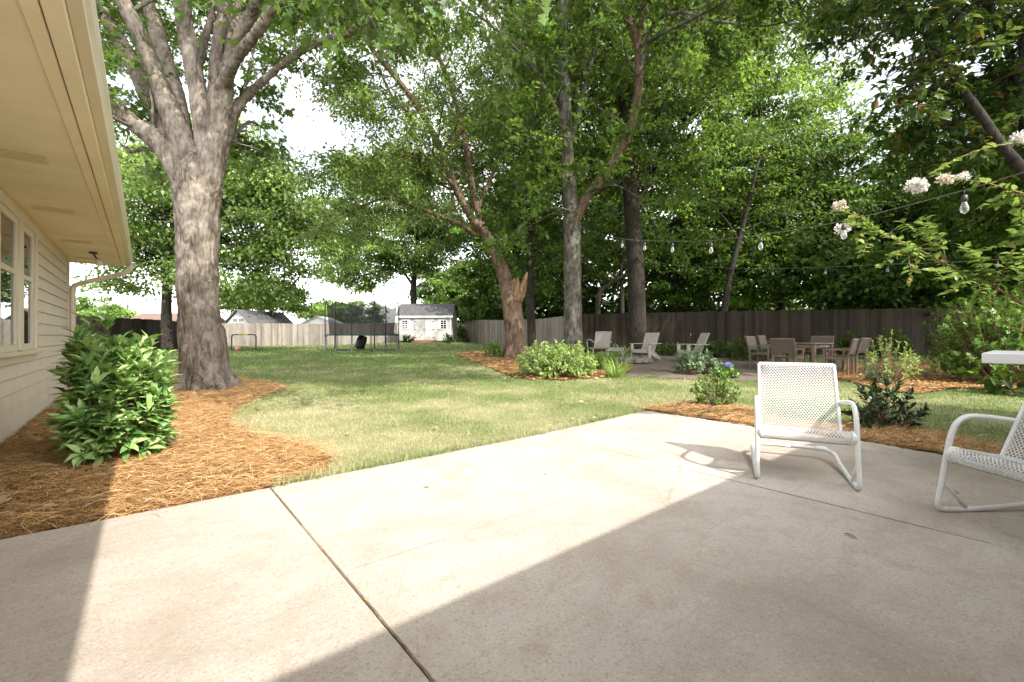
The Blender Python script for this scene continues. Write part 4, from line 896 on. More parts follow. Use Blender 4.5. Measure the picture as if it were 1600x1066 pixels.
L1([A(300, 300), A(262, 236), A(238, 214, -.1), A(205, 190, -.25), A(165, 150, -.5), A(125, 100, -.8), A(60, 20, -1.2)], [.30, .26, .22, .17, .13, .10, .06])
L1([A(300, 290), A(268, 215, .1), A(236, 165, .3), A(205, 95, .5), A(168, 30, .8), A(120, -60, 1.2), A(70, -160, 1.6)], [.30, .23, .18, .165, .15, .12, .06])
L1([A(302, 290), A(284, 222, -.1), A(264, 168, -.15), A(245, 122, -.2), A(218, 55, -.35), A(188, -10, -.6), A(150, -120, -1.2), A(110, -230, -2.0)], [.32, .27, .215, .18, .16, .14, .11, .05])
L1([A(290, 235), A(278, 165, .15), A(262, 105, .3), A(245, 50, .45), A(228, -10, .7), A(205, -120, 1.2), A(180, -250, 1.8)], [.22, .18, .165, .155, .14, .11, .05])
L1([A(314, 335), A(326, 270), A(335, 225), A(342, 190), A(345, 150), A(346, 125)], [.30, .34, .31, .29, .24, .10], 24)
L1([A(326, 260), A(318, 195, -.05), A(305, 125, -.1), A(294, 70, -.2), A(283, -5, -.4), A(268, -110, -.9), A(250, -240, -1.6)], [.26, .215, .185, .165, .16, .12, .05])
L1([A(343, 190), A(337, 135, .1), A(340, 80, .2), A(350, 10, .3), A(358, -80, .6), A(372, -210, 1.4)], [.2, .155, .13, .12, .10, .05])
L1([A(346, 190), A(352, 145, -.1), A(357, 105, -.2), A(372, 62, -.4), A(402, 0, -.8), A(440, -90, -1.6), A(490, -200, -2.4)], [.2, .17, .15, .13, .11, .09, .04])
L1([A(345, 190), A(350, 140, .3), A(352, 100, .6), A(362, 40, .9), A(380, -20, 1.2), A(400, -120, 2)], [.16, .14, .12, .10, .08, .04])
L1([A(340, 150), A(351, 124, -.3), A(371, 90, -.6), A(399, 53, -1.), A(436, 0, -1.5), A(480, -80, -2.6), A(560, -170, -3.8)], [.14, .125, .105, .095, .085, .06, .03])
L1([A(330, 262), A(349, 220, .05), A(360, 188, .1), A(376, 160, .2), A(404, 133, .2), A(441, 102, .1), A(486, 71, -.1), A(553, 49, -.4), A(610, 12, -.8), A(690, -60, -1.4)], [.12, .15, .125, .10, .085, .075, .065, .055, .045, .02], 36)
L1([A(312, 200, .1), A(306, 150, .3), A(316, 75, .5), A(331, 30, .6), A(338, -20, .8), A(350, -100, 1.2)], [.10, .085, .075, .06, .03])
L1([A(335, 240, .15), A(356, 210, .3), A(372, 170, .6), A(385, 130, .9), A(395, 90, 1.3)], [.11, .08, .06, .035], 14)
L1([A(330, 255, .1), A(355, 230, .2), A(372, 205, .5), A(392, 190, .8), A(410, 200, 1.1)], [.08, .05, .035, .02], 12)
L1([A(265, 245, .1), A(228, 232, .2), A(205, 238, .1), A(186, 222, 0)], [.07, .04, .03, .012], 12)
for k in (0, 2, 5, 6, 7, 9): pass
T.mb.add(np.zeros((3, 3)) + np.array(T.o) + np.array([[0, 0, .1], [.001, 0, .1], [0, .001, .1]]), [(0, 1, 2)])
def keepT1(p):                                                        # the lower trunk stays bare
    return p[2] > 3.6 or np.hypot(p[0] - B[0], p[1] - Yb) > 2.0
hi = [ups[i] for i in (1, 2, 3, 5, 6, 7, 8, 9, 11)]
T.fill(.42, .52, 2.3, 8, 15, .85, .5, .15, hi, keepT1)
T.fill(.34, .30, 1.5, 7, 14, .7, .5, -.15, [ups[0]], keepT1); T.fill(.30, .42, 1.3, 6, 12, .65, .5, -.15, [ups[10]], keepT1)
for i in (12, 13, 14): T.fill(.22, .35, .9, 6, 15, .55, .5, -.35, [ups[i]], keepT1)
# spreading outer boughs added above the view to shade the lawn
for (pp, rad) in [([A(490, -200, -2.4), A(560, -210, -3.6), A(640, -190, -4.6)], [.05, .035, .015]), ([A(560, -170, -3.8), A(700, -230, -4.6)], [.04, .015]), ([A(372, -210, 1.4), A(420, -230, 3.4), A(480, -200, 5)], [.05, .03, .012]), ([A(690, -60, -1.4), A(800, -120, -2.2)], [.03, .01])]:
    i = len(T.limbs); T.limb(pp, rad, 12, 6, 0, tm); T.fill(.30, .0, 2.0, 8, 15, .85, .4, .0, [i], None)
T.crown([(A(175, -40, 2.2), (1.5, 1.2, 1.2)), (A(260, -60, 2.6), (1.6, 1.2, 1.2)), (A(345, -30, 2.8), (1.5, 1.2, 1.1)), (A(430, -50, 2.4), (1.5, 1.3, 1.0)), (A(490, 20, 1.6), (1.2, 1.2, .7)), (A(560, 10, 1.), (1.3, 1.2, .6)), (A(145, 60, 1.), (.7, .8, .8)), (A(190, 165, -.2), (.55, .5, .45)), (A(392, 225, 1.), (.55, .5, .6)), (A(300, 80, 2.4), (.9, .8, .7)), ((-4.3, 6.7, 9.6), (1.8, 1.4, .7)), ((-3.1, 5.4, 9.4), (1.5, 1.3, .6)), ((-5.2, 6.6, 10.6), (1.8, 1.5, .7)), ((-2.6, 6.3, 10.4), (1.5, 1.3, .6)), (A(520, 95, .5), (.8, .7, .35)), (A(230, 30, 2.8), (1.2, 1., .8)), (A(390, 60, 3.), (1.1, 1., .7)), (A(470, -30, 0), (1.4, 1.3, .8)), (A(600, -10, .6), (1.4, 1.3, .7)), (A(120, -20, .2), (1.2, 1., 1.))], 130, 64, .40, keepT1, .15)  # clumps in world coordinates sit above the view, added to shade the limbs
fused(tm, 'trunk', M['bark_maple'], T.t, T.o, .019, .013)
T.done(None, 'twigs')
# ---- broken, leaning red-barked tree
Y2 = 16.2; b2 = at(805, 556, Y2); A = lambda px, py, dy=0.: at(px, py, Y2 + dy)
T = Tree('leaning_tree', 'red-barked leaning tree with a snapped stub beside its main stem', b2[:2], M['bark_red'], M['leaf_willow'], 102, leafL=.15, leafW=.06, shape='diamond'); T.rs = .86
tm = MB(); zz = T.o[2]
T.limb([[b2[0], Y2, zz - .1], A(806, 545), A(804, 520), A(801, 490), A(798, 462)], [.56, .45, .41, .40, .40], 24, 22, .04, tm)
for k in range(6):
    a = k * 1.05; d = np.array([math.cos(a), math.sin(a), 0]); p = np.array([b2[0], Y2, zz]); tm.tube([p + d * .3 + [0, 0, .4], p + d * .5 + [0, 0, .12], p + d * .8 + [0, 0, -.08]], [.14, .13, .05], 9)
i0 = len(T.limbs)
T.limb([A(800, 480), A(790, 440), A(778, 405), A(763, 376), A(752, 352)], [.34, .28, .25, .23, .20], 20, 18, .05, tm)
T.limb([A(756, 358), A(740, 345, -.2), A(712, 293, -.5), A(688, 233, -.8), A(661, 180, -1.1), A(624, 128, -1.5), A(571, 62, -2.), A(530, -20, -2.6)], [.19, .17, .155, .14, .12, .10, .075, .03], 36, 14, .04, tm)
T.limb([A(757, 362), A(752, 350, .1), A(739, 300, .2), A(731, 244, .3), A(718, 180, .4), A(695, 113, .5), A(676, 68, .6), A(648, 10, .8), A(620, -60, 1)], [.17, .145, .13, .12, .11, .10, .085, .06, .03], 36, 14, .04, tm)
T.limb([A(745, 368, .0), A(721, 352, -.2), A(670, 331, -.5), A(613, 311, -.8), A(580, 316, -1.1), A(552, 330, -1.4)], [.10, .09, .08, .065, .045, .02], 24, 10, .03, tm)
T.limb([A(640, 165, -1.2), A(618, 158, -1.5), A(598, 120, -1.9), A(585, 90, -2.2)], [.06, .055, .045, .02], 12, 8, 0, tm)
T.limb([A(745, 330, .1), A(770, 270, .4), A(790, 200, .8), A(800, 120, 1.2)], [.09, .08, .06, .03], 16, 8, 0, tm)
T.limb([A(712, 293, -.5), A(670, 255, -1.4), A(615, 240, -2.2), A(560, 250, -2.8)], [.08, .06, .04, .02], 16, 8, 0, tm)
fused(tm, 'trunk', M['bark_red'], T.t, T.o, .03, .010)
# snapped stub: two splintered prongs
mb = MB(); r_ = np.random.default_rng(3)
for (p, q, w) in [((801, 470), (806, 433), .27), ((808, 472), (824, 427), .25), ((805, 470), (811, 449), .32)]:
    P0 = A(*p); P1 = A(*q); 
    for j in range(4):
        o = r_.normal(0, .045, 3) * [1, 1, .3]; e = P0 + (P1 - P0) * r_.uniform(.7, 1.08); mb.tube(spline([P0 + o, (P0 + e) / 2 + o + r_.normal(0, .02, 3), e + o * .9], 6), [w * .6, w * .58, w * .52, w * .44, w * .32, .02], 7)
mb.build('broken_stub', M['heartwood'], T.t, True, origin=T.o)
T.mb.add(np.zeros((3, 3)) + np.array(T.o) + np.array([[0, 0, .1], [.001, 0, .1], [0, .001, .1]]), [(0, 1, 2)])
n = len(T.limbs)
T.fill(.27, .16, 2.4, 10, 34, .9, .5, .05, list(range(i0 + 1, n)), None, .2, .2)
T.fill(.5, .1, 2.2, 7, 22, .9, .3, .0, [i0 + 3, i0 + 6], None, .2, .2)
T.done(None, 'twigs')
# ---- tall straight trunk with the curved red limb
Y3 = 16.0; b3 = at(896, 560, Y3); A = lambda px, py, dy=0.: at(px, py, Y3 + dy)
T = Tree('oak_tree', 'tall straight oak with lichen-grey base and one curved reddish limb rising behind the lime bush', b3[:2], M['bark_grey'], M['leaf_oak'], 103, leafL=.17, leafW=.13, shape='lobed'); T.rs = .90
tm = MB(); zz = T.o[2]
T.limb([[b3[0], Y3, zz - .1], A(896, 545), A(895, 500), A(895, 430), A(894, 360), A(893, 325)], [.44, .37, .345, .335, .335, .34], 30, 22, .03, tm)
T.limb([A(893, 345), A(889, 280), A(885, 215), A(883, 150), A(880, 60), A(878, -40), A(872, -160), A(865, -300)], [.30, .25, .24, .235, .215, .20, .15, .05], 40, 18, .03, tm)
rl = MB(); iR = len(T.limbs)
T.limb([A(896, 350, -.1), A(908, 325, -.2), A(917, 308, -.25), A(945, 273, -.35), A(974, 228, -.45), A(991, 178, -.55), A(999, 120, -.65), A(994, 62, -.75), A(976, 20, -.9), A(960, -25, -1.1), A(940, -110, -1.6), A(900, -200, -2.6)], [.20, .19, .185, .18, .175, .165, .16, .155, .12, .10, .08, .03], 50, 16, .04, rl)
T.limb([A(995, 62, -.75), A(1003, 30, -1.), A(1010, -10, -1.3), A(1030, -100, -2.2), A(1075, -190, -3.4)], [.11, .10, .09, .07, .03], 20, 12, .03, rl)
iS = len(T.limbs)
T.limb([A(888, 240, .1), A(915, 130, .5), A(925, 90, .6), A(935, 55, .7), A(945, -5, .9), A(955, -100, 1.4)], [.10, .10, .095, .08, .07, .03], 22, 10, .02, tm)
T.limb([A(915, 130, .5), A(903, 60, .8), A(904, 0, 1.)], [.06, .05, .02], 12, 8, 0, tm)
T.limb([A(1000, 110, -.7), A(1020, 40, -1.4), A(1060, 20, -2.2), A(1130, 35, -3.2), A(1200, 40, -4.2), A(1270, 20, -5.2)], [.075, .065, .06, .05, .035, .015], 28, 8, .03, tm)
T.limb([A(996, 75, -.7), A(1040, 50, -1.8), A(1090, 25, -3.0), A(1150, -10, -4.4), A(1200, -60, -6.)], [.07, .06, .05, .035, .015], 24, 8, .03, tm)
T.limb([A(885, 200, 0), A(840, 120, -.6), A(790, 60, -1.4), A(730, 10, -2.4), A(670, -40, -3.4)], [.09, .075, .055, .04, .015], 24, 8, .03, tm)
T.limb([A(884, 160, .2), A(850, 60, .8), A(820, -30, 1.6), A(790, -120, 2.6)], [.09, .07, .05, .02], 18, 8, .03, tm)
T.limb([A(876, -60, 0), A(920, -160, -2.5), A(960, -220, -5.), A(1000, -240, -7.)], [.12, .09, .06, .02], 18, 8, .03, tm)
T.limb([A(876, -80, 0), A(940, -180, 1.), A(1040, -220, 1.5)], [.10, .07, .02], 14, 8, .03, tm)
T.limb([A(893, 300, .2), A(860, 250, -.4), A(840, 215, -1.), A(815, 205, -1.6)], [.06, .05, .035, .015], 14, 8, .03, tm)
T.limb([A(893, 330, -.2), A(870, 325, -.9), A(845, 330, -1.6), A(820, 350, -2.2)], [.05, .04, .03, .012], 14, 8, .03, tm)
T.limb([A(920, 300, -.4), A(955, 290, -1.2), A(985, 300, -2.), A(1010, 325, -2.8)], [.05, .04, .03, .012], 14, 8, .03, tm)
fused(tm, 'trunk', M['bark_grey'], T.t, T.o, .034, .010); fused(rl, 'curved_limb', M['bark_red'], T.t, T.o, .032, .008)
T.mb.add(np.zeros((3, 3)) + np.array(T.o) + np.array([[0, 0, .1], [.001, 0, .1], [0, .001, .1]]), [(0, 1, 2)])
n = len(T.limbs)
T.fill(.42, .12, 2.4, 9, 21, .9, .5, .1, list(range(iS, n)))
T.fill(.45, .32, 2.5, 9, 20, .9, .3, .0, [1, iR, iR + 1])
T.done(None, 'twigs')

# ---- darker trees on and behind the fence
def woods(name, label, px, Y, rad, pts, blobs, seed, lm='leaf_deep', bark='bark_dark', nclump=34, nl=95, cr=.9, L=.24, W=.13, sides=12, extra=(), group='trees beyond the dark fence', cat='tree', keep=None):
    b = at(px, 560, Y)[:2]; T = Tree(name, label, b, M[bark], M[lm], seed, cat, group, L, W)
    T.limb([[b[0], b[1], T.o[2] - .1]] + [at(x, y, Y + d) for x, y, d in pts], np.linspace(rad, rad * .35, len(pts) + 1) if np.isscalar(rad) else rad, 24, sides, .04)
    for e, r0 in extra: T.limb([at(x, y, Y + d) for x, y, d in e], np.linspace(r0, r0 * .3, len(e)), 14, 8, .03)
    T.crown([(at(x, y, Y + d), (rx, ry, rz)) for x, y, d, rx, ry, rz in blobs], nclump, nl, cr, keep); return T.done()
woods('oak_tree', 'thick dark-barked tree standing just before the dark fence behind the adirondack chairs', 996, 18.6, [.44, .38, .36, .34, .28, .2], [(996, 520, 0), (994, 440, 0), (988, 340, 0), (980, 230, 0), (972, 100, .2)], [(985, 200, 0, 3.6, 3, 3.2), (960, 60, 0, 4, 3.5, 3.5), (1060, 290, .8, 2.2, 2, 1.6), (920, 260, .6, 2, 2, 1.6), (1060, 90, .5, 3.4, 3, 3.)], 201, 'leaf_oak', nclump=44, nl=90, cr=.75, L=.2, W=.12, extra=[([(990, 340, 0), (1030, 250, .3), (1080, 180, .6)], .14), ([(985, 300, 0), (930, 220, .3), (890, 130, .5)], .13)], group=None)
woods('slim_tree', 'slim dark tree leaning right above the fence, left of the dining table', 1128, 21.5, [.17, .15, .14, .12, .09, .05], [(1133, 480, 0), (1141, 430, 0), (1155, 375, 0), (1168, 325, 0), (1186, 250, .2)], [(1180, 260, .2, 2.6, 2.2, 2.2), (1120, 330, .5, 1.8, 1.6, 1.3), (1210, 170, .5, 2.8, 2.6, 2.4), (1230, 330, .8, 1.8, 1.8, 1.2)], 202, 'leaf_oak', nclump=26, nl=70, L=.19, W=.11, extra=[([(1155, 378, 0), (1135, 345, .2), (1110, 320, .4)], .06), ([(1158, 372, 0), (1185, 350, .2), (1215, 335, .5)], .05)])
woods('slim_tree', 'slim dark tree with a low crooked bough right of the tall straight oak', 934, 23.5, [.17, .15, .14, .10, .06], [(934, 500, 0), (936, 462, 0), (950, 446, 0), (985, 425, .2)], [(1000, 385, .6, 2.4, 2, 1.5), (930, 380, .6, 2.2, 2, 1.6)], 203, nclump=26, nl=70)
woods('slim_tree', 'slim straight dark tree between the tall oak and the thick dark trunk', 972, 24., [.13, .12, .10, .07], [(972, 480, 0), (971, 430, 0), (968, 340, 0)], [(965, 330, .4, 2.6, 2, 2.2)], 204, nclump=24, nl=70)
woods('slim_tree', 'shaded dark trunk standing close behind the broken leaning tree', 832, 20.5, [.22, .19, .17, .14, .08], [(830, 500, 0), (828, 440, 0), (826, 340, 0), (820, 220, 0)], [(838, 400, .6, 2.2, 2, 1.7), (822, 300, .6, 2.6, 2.2, 2.2), (850, 200, .4, 3, 2.6, 2.6), (780, 250, 1., 2.2, 2, 2)], 205, 'leaf_deep', nclump=30, nl=80, group=None)
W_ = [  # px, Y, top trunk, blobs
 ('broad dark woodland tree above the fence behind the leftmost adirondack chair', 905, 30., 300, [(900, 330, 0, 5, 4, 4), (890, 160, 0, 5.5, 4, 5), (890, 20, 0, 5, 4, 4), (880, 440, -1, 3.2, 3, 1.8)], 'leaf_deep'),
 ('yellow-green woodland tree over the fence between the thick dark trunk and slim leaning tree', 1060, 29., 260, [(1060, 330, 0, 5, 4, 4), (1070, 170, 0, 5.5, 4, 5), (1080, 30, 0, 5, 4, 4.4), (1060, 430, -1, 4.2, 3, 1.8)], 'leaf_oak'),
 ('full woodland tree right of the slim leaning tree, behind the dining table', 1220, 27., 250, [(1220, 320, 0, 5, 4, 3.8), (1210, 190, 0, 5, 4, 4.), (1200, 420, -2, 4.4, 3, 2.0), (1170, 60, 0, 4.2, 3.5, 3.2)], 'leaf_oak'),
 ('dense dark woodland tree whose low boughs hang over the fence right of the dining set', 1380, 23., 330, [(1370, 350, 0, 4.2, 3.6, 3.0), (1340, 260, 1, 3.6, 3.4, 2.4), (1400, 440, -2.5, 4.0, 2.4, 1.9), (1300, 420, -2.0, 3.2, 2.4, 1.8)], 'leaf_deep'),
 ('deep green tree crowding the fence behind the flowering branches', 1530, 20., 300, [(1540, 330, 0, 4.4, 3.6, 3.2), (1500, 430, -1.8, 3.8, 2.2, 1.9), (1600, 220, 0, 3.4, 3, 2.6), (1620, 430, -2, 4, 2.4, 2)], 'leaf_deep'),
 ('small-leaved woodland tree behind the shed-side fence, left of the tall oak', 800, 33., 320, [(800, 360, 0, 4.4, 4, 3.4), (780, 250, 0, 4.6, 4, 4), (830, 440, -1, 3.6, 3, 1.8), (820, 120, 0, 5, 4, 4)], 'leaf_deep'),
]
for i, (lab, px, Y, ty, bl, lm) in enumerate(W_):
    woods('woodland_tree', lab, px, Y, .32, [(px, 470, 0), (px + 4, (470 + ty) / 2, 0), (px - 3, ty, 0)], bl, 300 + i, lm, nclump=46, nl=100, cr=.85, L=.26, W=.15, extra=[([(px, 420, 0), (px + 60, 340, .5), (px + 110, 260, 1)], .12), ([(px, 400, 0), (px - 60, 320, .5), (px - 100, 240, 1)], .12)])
# the wood beyond reads as one mass
T = Tree('woods', 'dark mass of woodland far beyond the fence', (12, 36), M['bark_dark'], M['leaf_deep'], 350, leafL=.42, leafW=.27); T.limb([[12, 36, .4], [12, 36, 9]], [.3, .1], 8, 8)
bl = []
for i, px in enumerate(range(765, 1790, 42)):
    Y = 37 - 11 * (px - 765) / 1000. + 2 * math.sin(i * 2.1)
    for z, rz in ((2.6, 2.6), (7.0, 3.), (11. + 1.5 * math.sin(i * 1.7), 2.6)): q_ = at(px, 500, Y + .3 * z); bl.append(((q_[0], q_[1], z), (2.9, 2.0, rz)))
T.crown(bl, 30, 46, 1.1, None, .2, False)
n0 = sum(map(len, T.P)); bl2 = []
for i, px in enumerate(range(770, 1500, 48)):
    q_ = at(px, 500, 46 - .012 * (px - 770)); bl2.append(((q_[0], q_[1], 3.2), (2.8, 1.6, 3.0)))
T.crown(bl2, 30, 46, 1.1, None, .2, False)
Pm = np.vstack(T.P); bpy.data.objects.remove(T.t); S_ = np.concatenate(T.S)
Dm, Nm, Tm = np.vstack(T.D), np.vstack(T.Nn), np.concatenate(T.T)
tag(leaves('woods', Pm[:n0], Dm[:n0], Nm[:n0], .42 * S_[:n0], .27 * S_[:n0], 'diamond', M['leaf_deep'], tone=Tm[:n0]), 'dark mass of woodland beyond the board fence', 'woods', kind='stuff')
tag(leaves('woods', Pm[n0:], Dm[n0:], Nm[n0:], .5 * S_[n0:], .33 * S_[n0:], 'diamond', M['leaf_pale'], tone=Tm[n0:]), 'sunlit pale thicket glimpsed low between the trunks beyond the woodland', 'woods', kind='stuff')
# shading trees at the right, partly out of the picture
def keepS(p): return True
b = (17.5, 9.5); T = Tree('oak_tree', 'big tree at the right edge, its boughs added to shade the fence', b, M['bark_dark'], M['leaf_deep'], 330, leafL=.24, leafW=.13)
T.limb([[*b, 0.2], [17.4, 9.5, 3], [17.2, 9.7, 6], [17., 10, 10]], [.4, .34, .28, .12], 16, 12, .04)
ov = lambda gx, gy, h: (gx + .679 * h, gy - .82 * h, h)  # finds unseen spots up the sun ray; clumps added there shade the fence
for e in ((12.4, 6.6, 8), (11.2, 7.6, 9), (14.2, 9.4, 9.2), (19, 8.8, 9)): T.limb([[17.3, 9.6, 5.2], [(17.3 + e[0]) / 2, (9.6 + e[1]) / 2, (5.6 + e[2]) / 2 + .6], e], [.16, .11, .03], 10, 7)
T.crown([(ov(7, 12.8, 8), (2.4, 1.9, 1.1)), (ov(10, 13.6, 8), (2.6, 2.2, 1.2)), (ov(13, 16, 9), (3, 2.6, 1.4)), (ov(5.4, 15.6, 9), (2.4, 2., 1.1)), (ov(8.4, 17, 9.2), (2.6, 2.2, 1.2)), (ov(11.5, 18.5, 9.5), (2.8, 2.2, 1.4)), ((16.6, 10.4, 8.), (4.2, 4.2, 3.2)), ((14., 11.5, 6.8), (3., 3., 2.0)), ((18, 11, 11), (4.5, 4.5, 3.2)), ((19, 14.5, 6.5), (3.5, 3.5, 3))], 66, 100, .85); T.done()

# ---- chestnut-like tree at the right edge
Y7 = 7.6; A = lambda px, py, dy=0.: at(px, py, Y7 + dy); b7 = at(1668, 600, Y7)
T = Tree('chestnut_tree', 'big-leaved tree with dark bent stems at the right edge, a few leaves turned rust', b7[:2], M['bark_dark'], M['leaf_chestnut'], 107, leafL=.235, leafW=.085, shape='oval'); T.rs = .60
tm = T.mb
T.limb([[b7[0], Y7, .0], A(1660, 520), A(1640, 380), A(1622, 300), A(1605, 270)], [.24, .21, .19, .18, .17], 20, 14, .04)
i7 = len(T.limbs)
T.limb([A(1625, 300), A(1590, 255), A(1563, 224), A(1527, 170), A(1482, 110), A(1446, 52), A(1405, 5), A(1370, -60)], [.16, .125, .115, .10, .085, .07, .055, .02], 34, 12, .04)
T.limb([A(1622, 290, .1), A(1602, 190, .3), A(1592, 124, .4), A(1567, 60, .5), A(1550, 15, .6), A(1530, -60, .8)], [.15, .13, .115, .10, .085, .03], 28, 12, .04)
T.limb([A(1592, 124, .4), A(1600, 60, .2), A(1612, 0, 0)], [.09, .07, .03], 10, 8)
T.limb([A(1480, 108), A(1452, 118, -.1), A(1425, 132, -.2), A(1405, 128, -.3)], [.03, .024, .016, .006], 12, 5)
T.limb([A(1446, 60), A(1480, 40, -.3), A(1510, 10, -.6), A(1540, -20, -.9)], [.05, .04, .03, .015], 12, 6)
T.limb([A(1560, 220), A(1520, 205, .5), A(1475, 200, .9), A(1430, 195, 1.2), A(1390, 175, 1.4)], [.05, .04, .03, .02, .01], 14, 6)
T.limb([A(1590, 120, .4), A(1550, 130, 1.), A(1510, 120, 1.6), A(1475, 130, 2.2)], [.05, .04, .025, .012], 14, 6)
n7 = len(T.limbs)
def spr(p, d, n, L, s=1.):                                            # whorls of big leaves at twig ends
    k = n; dd = rdir(T.r, k); T.P.append(np.tile(p, (k, 1)) + T.r.normal(0, .03, (k, 3))); T.D.append(unit(dd * np.array([1, 1, .35]) + d * .5 + np.array([0, 0, -.25]))); T.Nn.append(unit(np.array([0, 0, 1.]) + T.r.normal(0, .35, (k, 3)))); T.S.append(T.r.uniform(.55, 1.1, k) * s)
def bigleaf(idx, every, L, f0=.3, up=.0, dy=.3):
    for i in idx:
        Q, rr = T.limbs[i]; seg = np.linalg.norm(np.diff(Q, axis=0), axis=1).sum(); m = int(seg / every)
        for j in range(m):
            a = Q[int(len(Q) * (f0 + (1 - f0) * (j + T.r.uniform(0, 1)) / m)) - 1]; d = unit(rdir(T.r, 1)[0] + np.array([0, dy, up])); l = L * T.r.uniform(.5, 1.2); P = [a, a + d * l * .5, a + unit(d + np.array([0, 0, -.15])) * l]; T.mb.tube(P, [.014, .010, .005], 4, False)
            for q in range(7):
                f = T.r.uniform(.3, 1.); c = a + (P[2] - a) * f; e = c + T.r.normal(0, .17, 3); T.mb.tube([c, e], [.005, .003], 3, False); spr(e, unit(e - c), int(T.r.integers(6, 11)), 0)
bigleaf([i7], .22, 1.1, .62, .2); bigleaf([i7 + 1, i7 + 2], .16, 1.0, .25, .0, .6); bigleaf([i7 + 3, i7 + 4], .16, .5, .2); bigleaf([i7 + 5, i7 + 6], .09, .8, .1, -.1, .7)
T.L = .20
def overhead(gx, gy, h): return (gx + .679 * h, gy - .82 * h, h)
big = [(overhead(-2.9, 11.2, 9.), (2.6, 1.7, .8)), (overhead(2.2, 13.6, 9.8), (2.4, 1.5, .8)), (overhead(-5.4, 11.4, 8.6), (2.2, 1.5, .8)), (overhead(-1, 15.4, 10.5), (3., 2.1, .9)), (overhead(-6, 15, 10.), (2.6, 2.2, .9)), (overhead(5.2, 14.2, 9.5), (2.6, 2., .9)), (overhead(-6.3, 9.3, 7.6), (.9, .7, .5)), (overhead(2.5, 17.5, 11.), (2.6, 2.1, .9))]  # unseen boughs added up the sun ray to shade the lawn
k0 = len(T.limbs)
T.limb([A(1625, 300), [10.2, 6.6, 6.2], [8.6, 5.2, 8.2], [5.2, 4.4, 9.2], [1.6, 4.3, 9.0]], [.17, .15, .13, .09, .03], 24, 9); T.limb([[10.2, 6.6, 6.2], [9.6, 6.6, 9.0], [7.2, 6.6, 10.4], [3.6, 6.6, 10.4]], [.13, .11, .08, .03], 20, 8); T.limb([[10.2, 6.6, 6.2], [10.6, 5.6, 8.4], [10.8, 5.4, 9.6]], [.1, .07, .02], 10, 8)
keep_l = T.limbs; T.limbs = T.limbs[k0:]; T.crown(big, 270, 54, .5, None, .15); T.crown([((-1.4, 3.2, 7.6), (.9, .9, .9)), ((-3.6, 5.4, 9.4), (.6, .6, .5))], 60, 40, .4, None, .1)  # the two small clumps are added to shade the maple trunk
T.limb([[9.6, 6.6, 9.0], [9., 10, 11], [8, 13.4, 12]], [.11, .08, .03], 16, 8); T.limb([[9.6, 6.6, 9.0], [11.5, 10, 10.5], [13.5, 14, 11]], [.11, .08, .03], 16, 8)
T.limbs = T.limbs[-2:]; T.crown([((6.4, 13.4, 12.2), (3., 2.4, 1.)), ((9.6, 13.6, 11.6), (2.8, 2.4, 1.1)), ((12.8, 14, 11.2), (3., 2.6, 1.3)), ((11, 10, 10.4), (2.4, 2.2, .9))], 70, 60, .6, None, .15); T.limbs = keep_l  # more boughs added overhead to shade the fence and dining set
T.done()

# ---- left and far background trees
def bgtree(*a, **k): return woods(*a, **{**dict(group='trees beyond the far fence', bark='bark_dark', nclump=48, nl=110, cr=1.0, L=.26, W=.17), **k})
bgtree('maple_tree', 'leafy maple behind the huge flaking trunk, its dark stem just left of it', 262, 21.5, [.27, .22, .2, .17, .1], [(260, 490, 0), (262, 440, 0), (268, 380, 0), (275, 300, 0)],
       [(285, 330, 0, 3.8, 3.4, 2.2), (215, 390, 0, 2.6, 2.4, 1.35), (390, 350, 0, 3.0, 2.6, 2.0), (330, 240, .5, 3.0, 2.8, 2.0), (215, 300, .5, 2.2, 2.2, 1.8), (440, 400, .5, 1.5, 1.5, 1.0), (430, 300, .8, 1.6, 1.6, 1.6), (350, 430, .2, 2.6, 2.2, 1.0), (180, 440, 0, 1.1, 1.4, .5), (400, 450, .6, 2.0, 1.8, .9), (455, 330, .8, 1.8, 1.8, 1.8), (380, 280, .5, 2.2, 2, 1.6), (250, 260, .4, 2.2, 2, 1.6)], 401, lm='leaf_mid', L=.20, W=.12, nclump=74, group=None, extra=[([(262, 440, 0), (225, 405, .2), (190, 400, .4)], .07), ([(264, 430, 0), (320, 390, .2), (390, 370, .4)], .09)])
bgtree('shade_tree', 'dark rounded tree over the neighbour shed roof', 425, 42., .25, [(425, 490, 0), (426, 470, 0), (430, 450, 0)], [(425, 462, 0, 3.4, 2.6, 1.9), (462, 470, 0, 1.5, 1.5, 1.0), (380, 470, 0, 2.2, 2, 1.2)], 402, lm='leaf_deep')
bgtree('shade_tree', 'pale airy tree rising behind the garden shed roof', 648, 40., [.36, .32, .27, .2, .1], [(647, 500, 0), (646, 450, 0), (650, 400, 0), (655, 330, 0)],
       [(650, 380, 0, 4.2, 4, 2.6), (585, 400, 0, 3.2, 3, 2.2), (600, 310, 0, 4.0, 3.6, 3.0), (690, 350, 0, 2.6, 3, 2.6), (540, 350, .5, 2.6, 2.4, 1.9), (640, 280, 0, 3.6, 3, 2.6), (520, 385, .4, 2.2, 2, 1.6), (505, 330, .8, 1.8, 1.8, 1.5), (530, 420, 0, 1.8, 1.6, 1.3), (560, 445, 0, 1.4, 1.4, .8), (555, 270, 0, 2.2, 2, 1.8)], 403, lm='leaf_mid', L=.27, W=.16, nclump=66, nl=105, extra=[([(648, 450, 0), (610, 400, .3), (570, 380, .6)], .12), ([(650, 420, 0), (690, 380, .3), (700, 340, .5)], .12)])
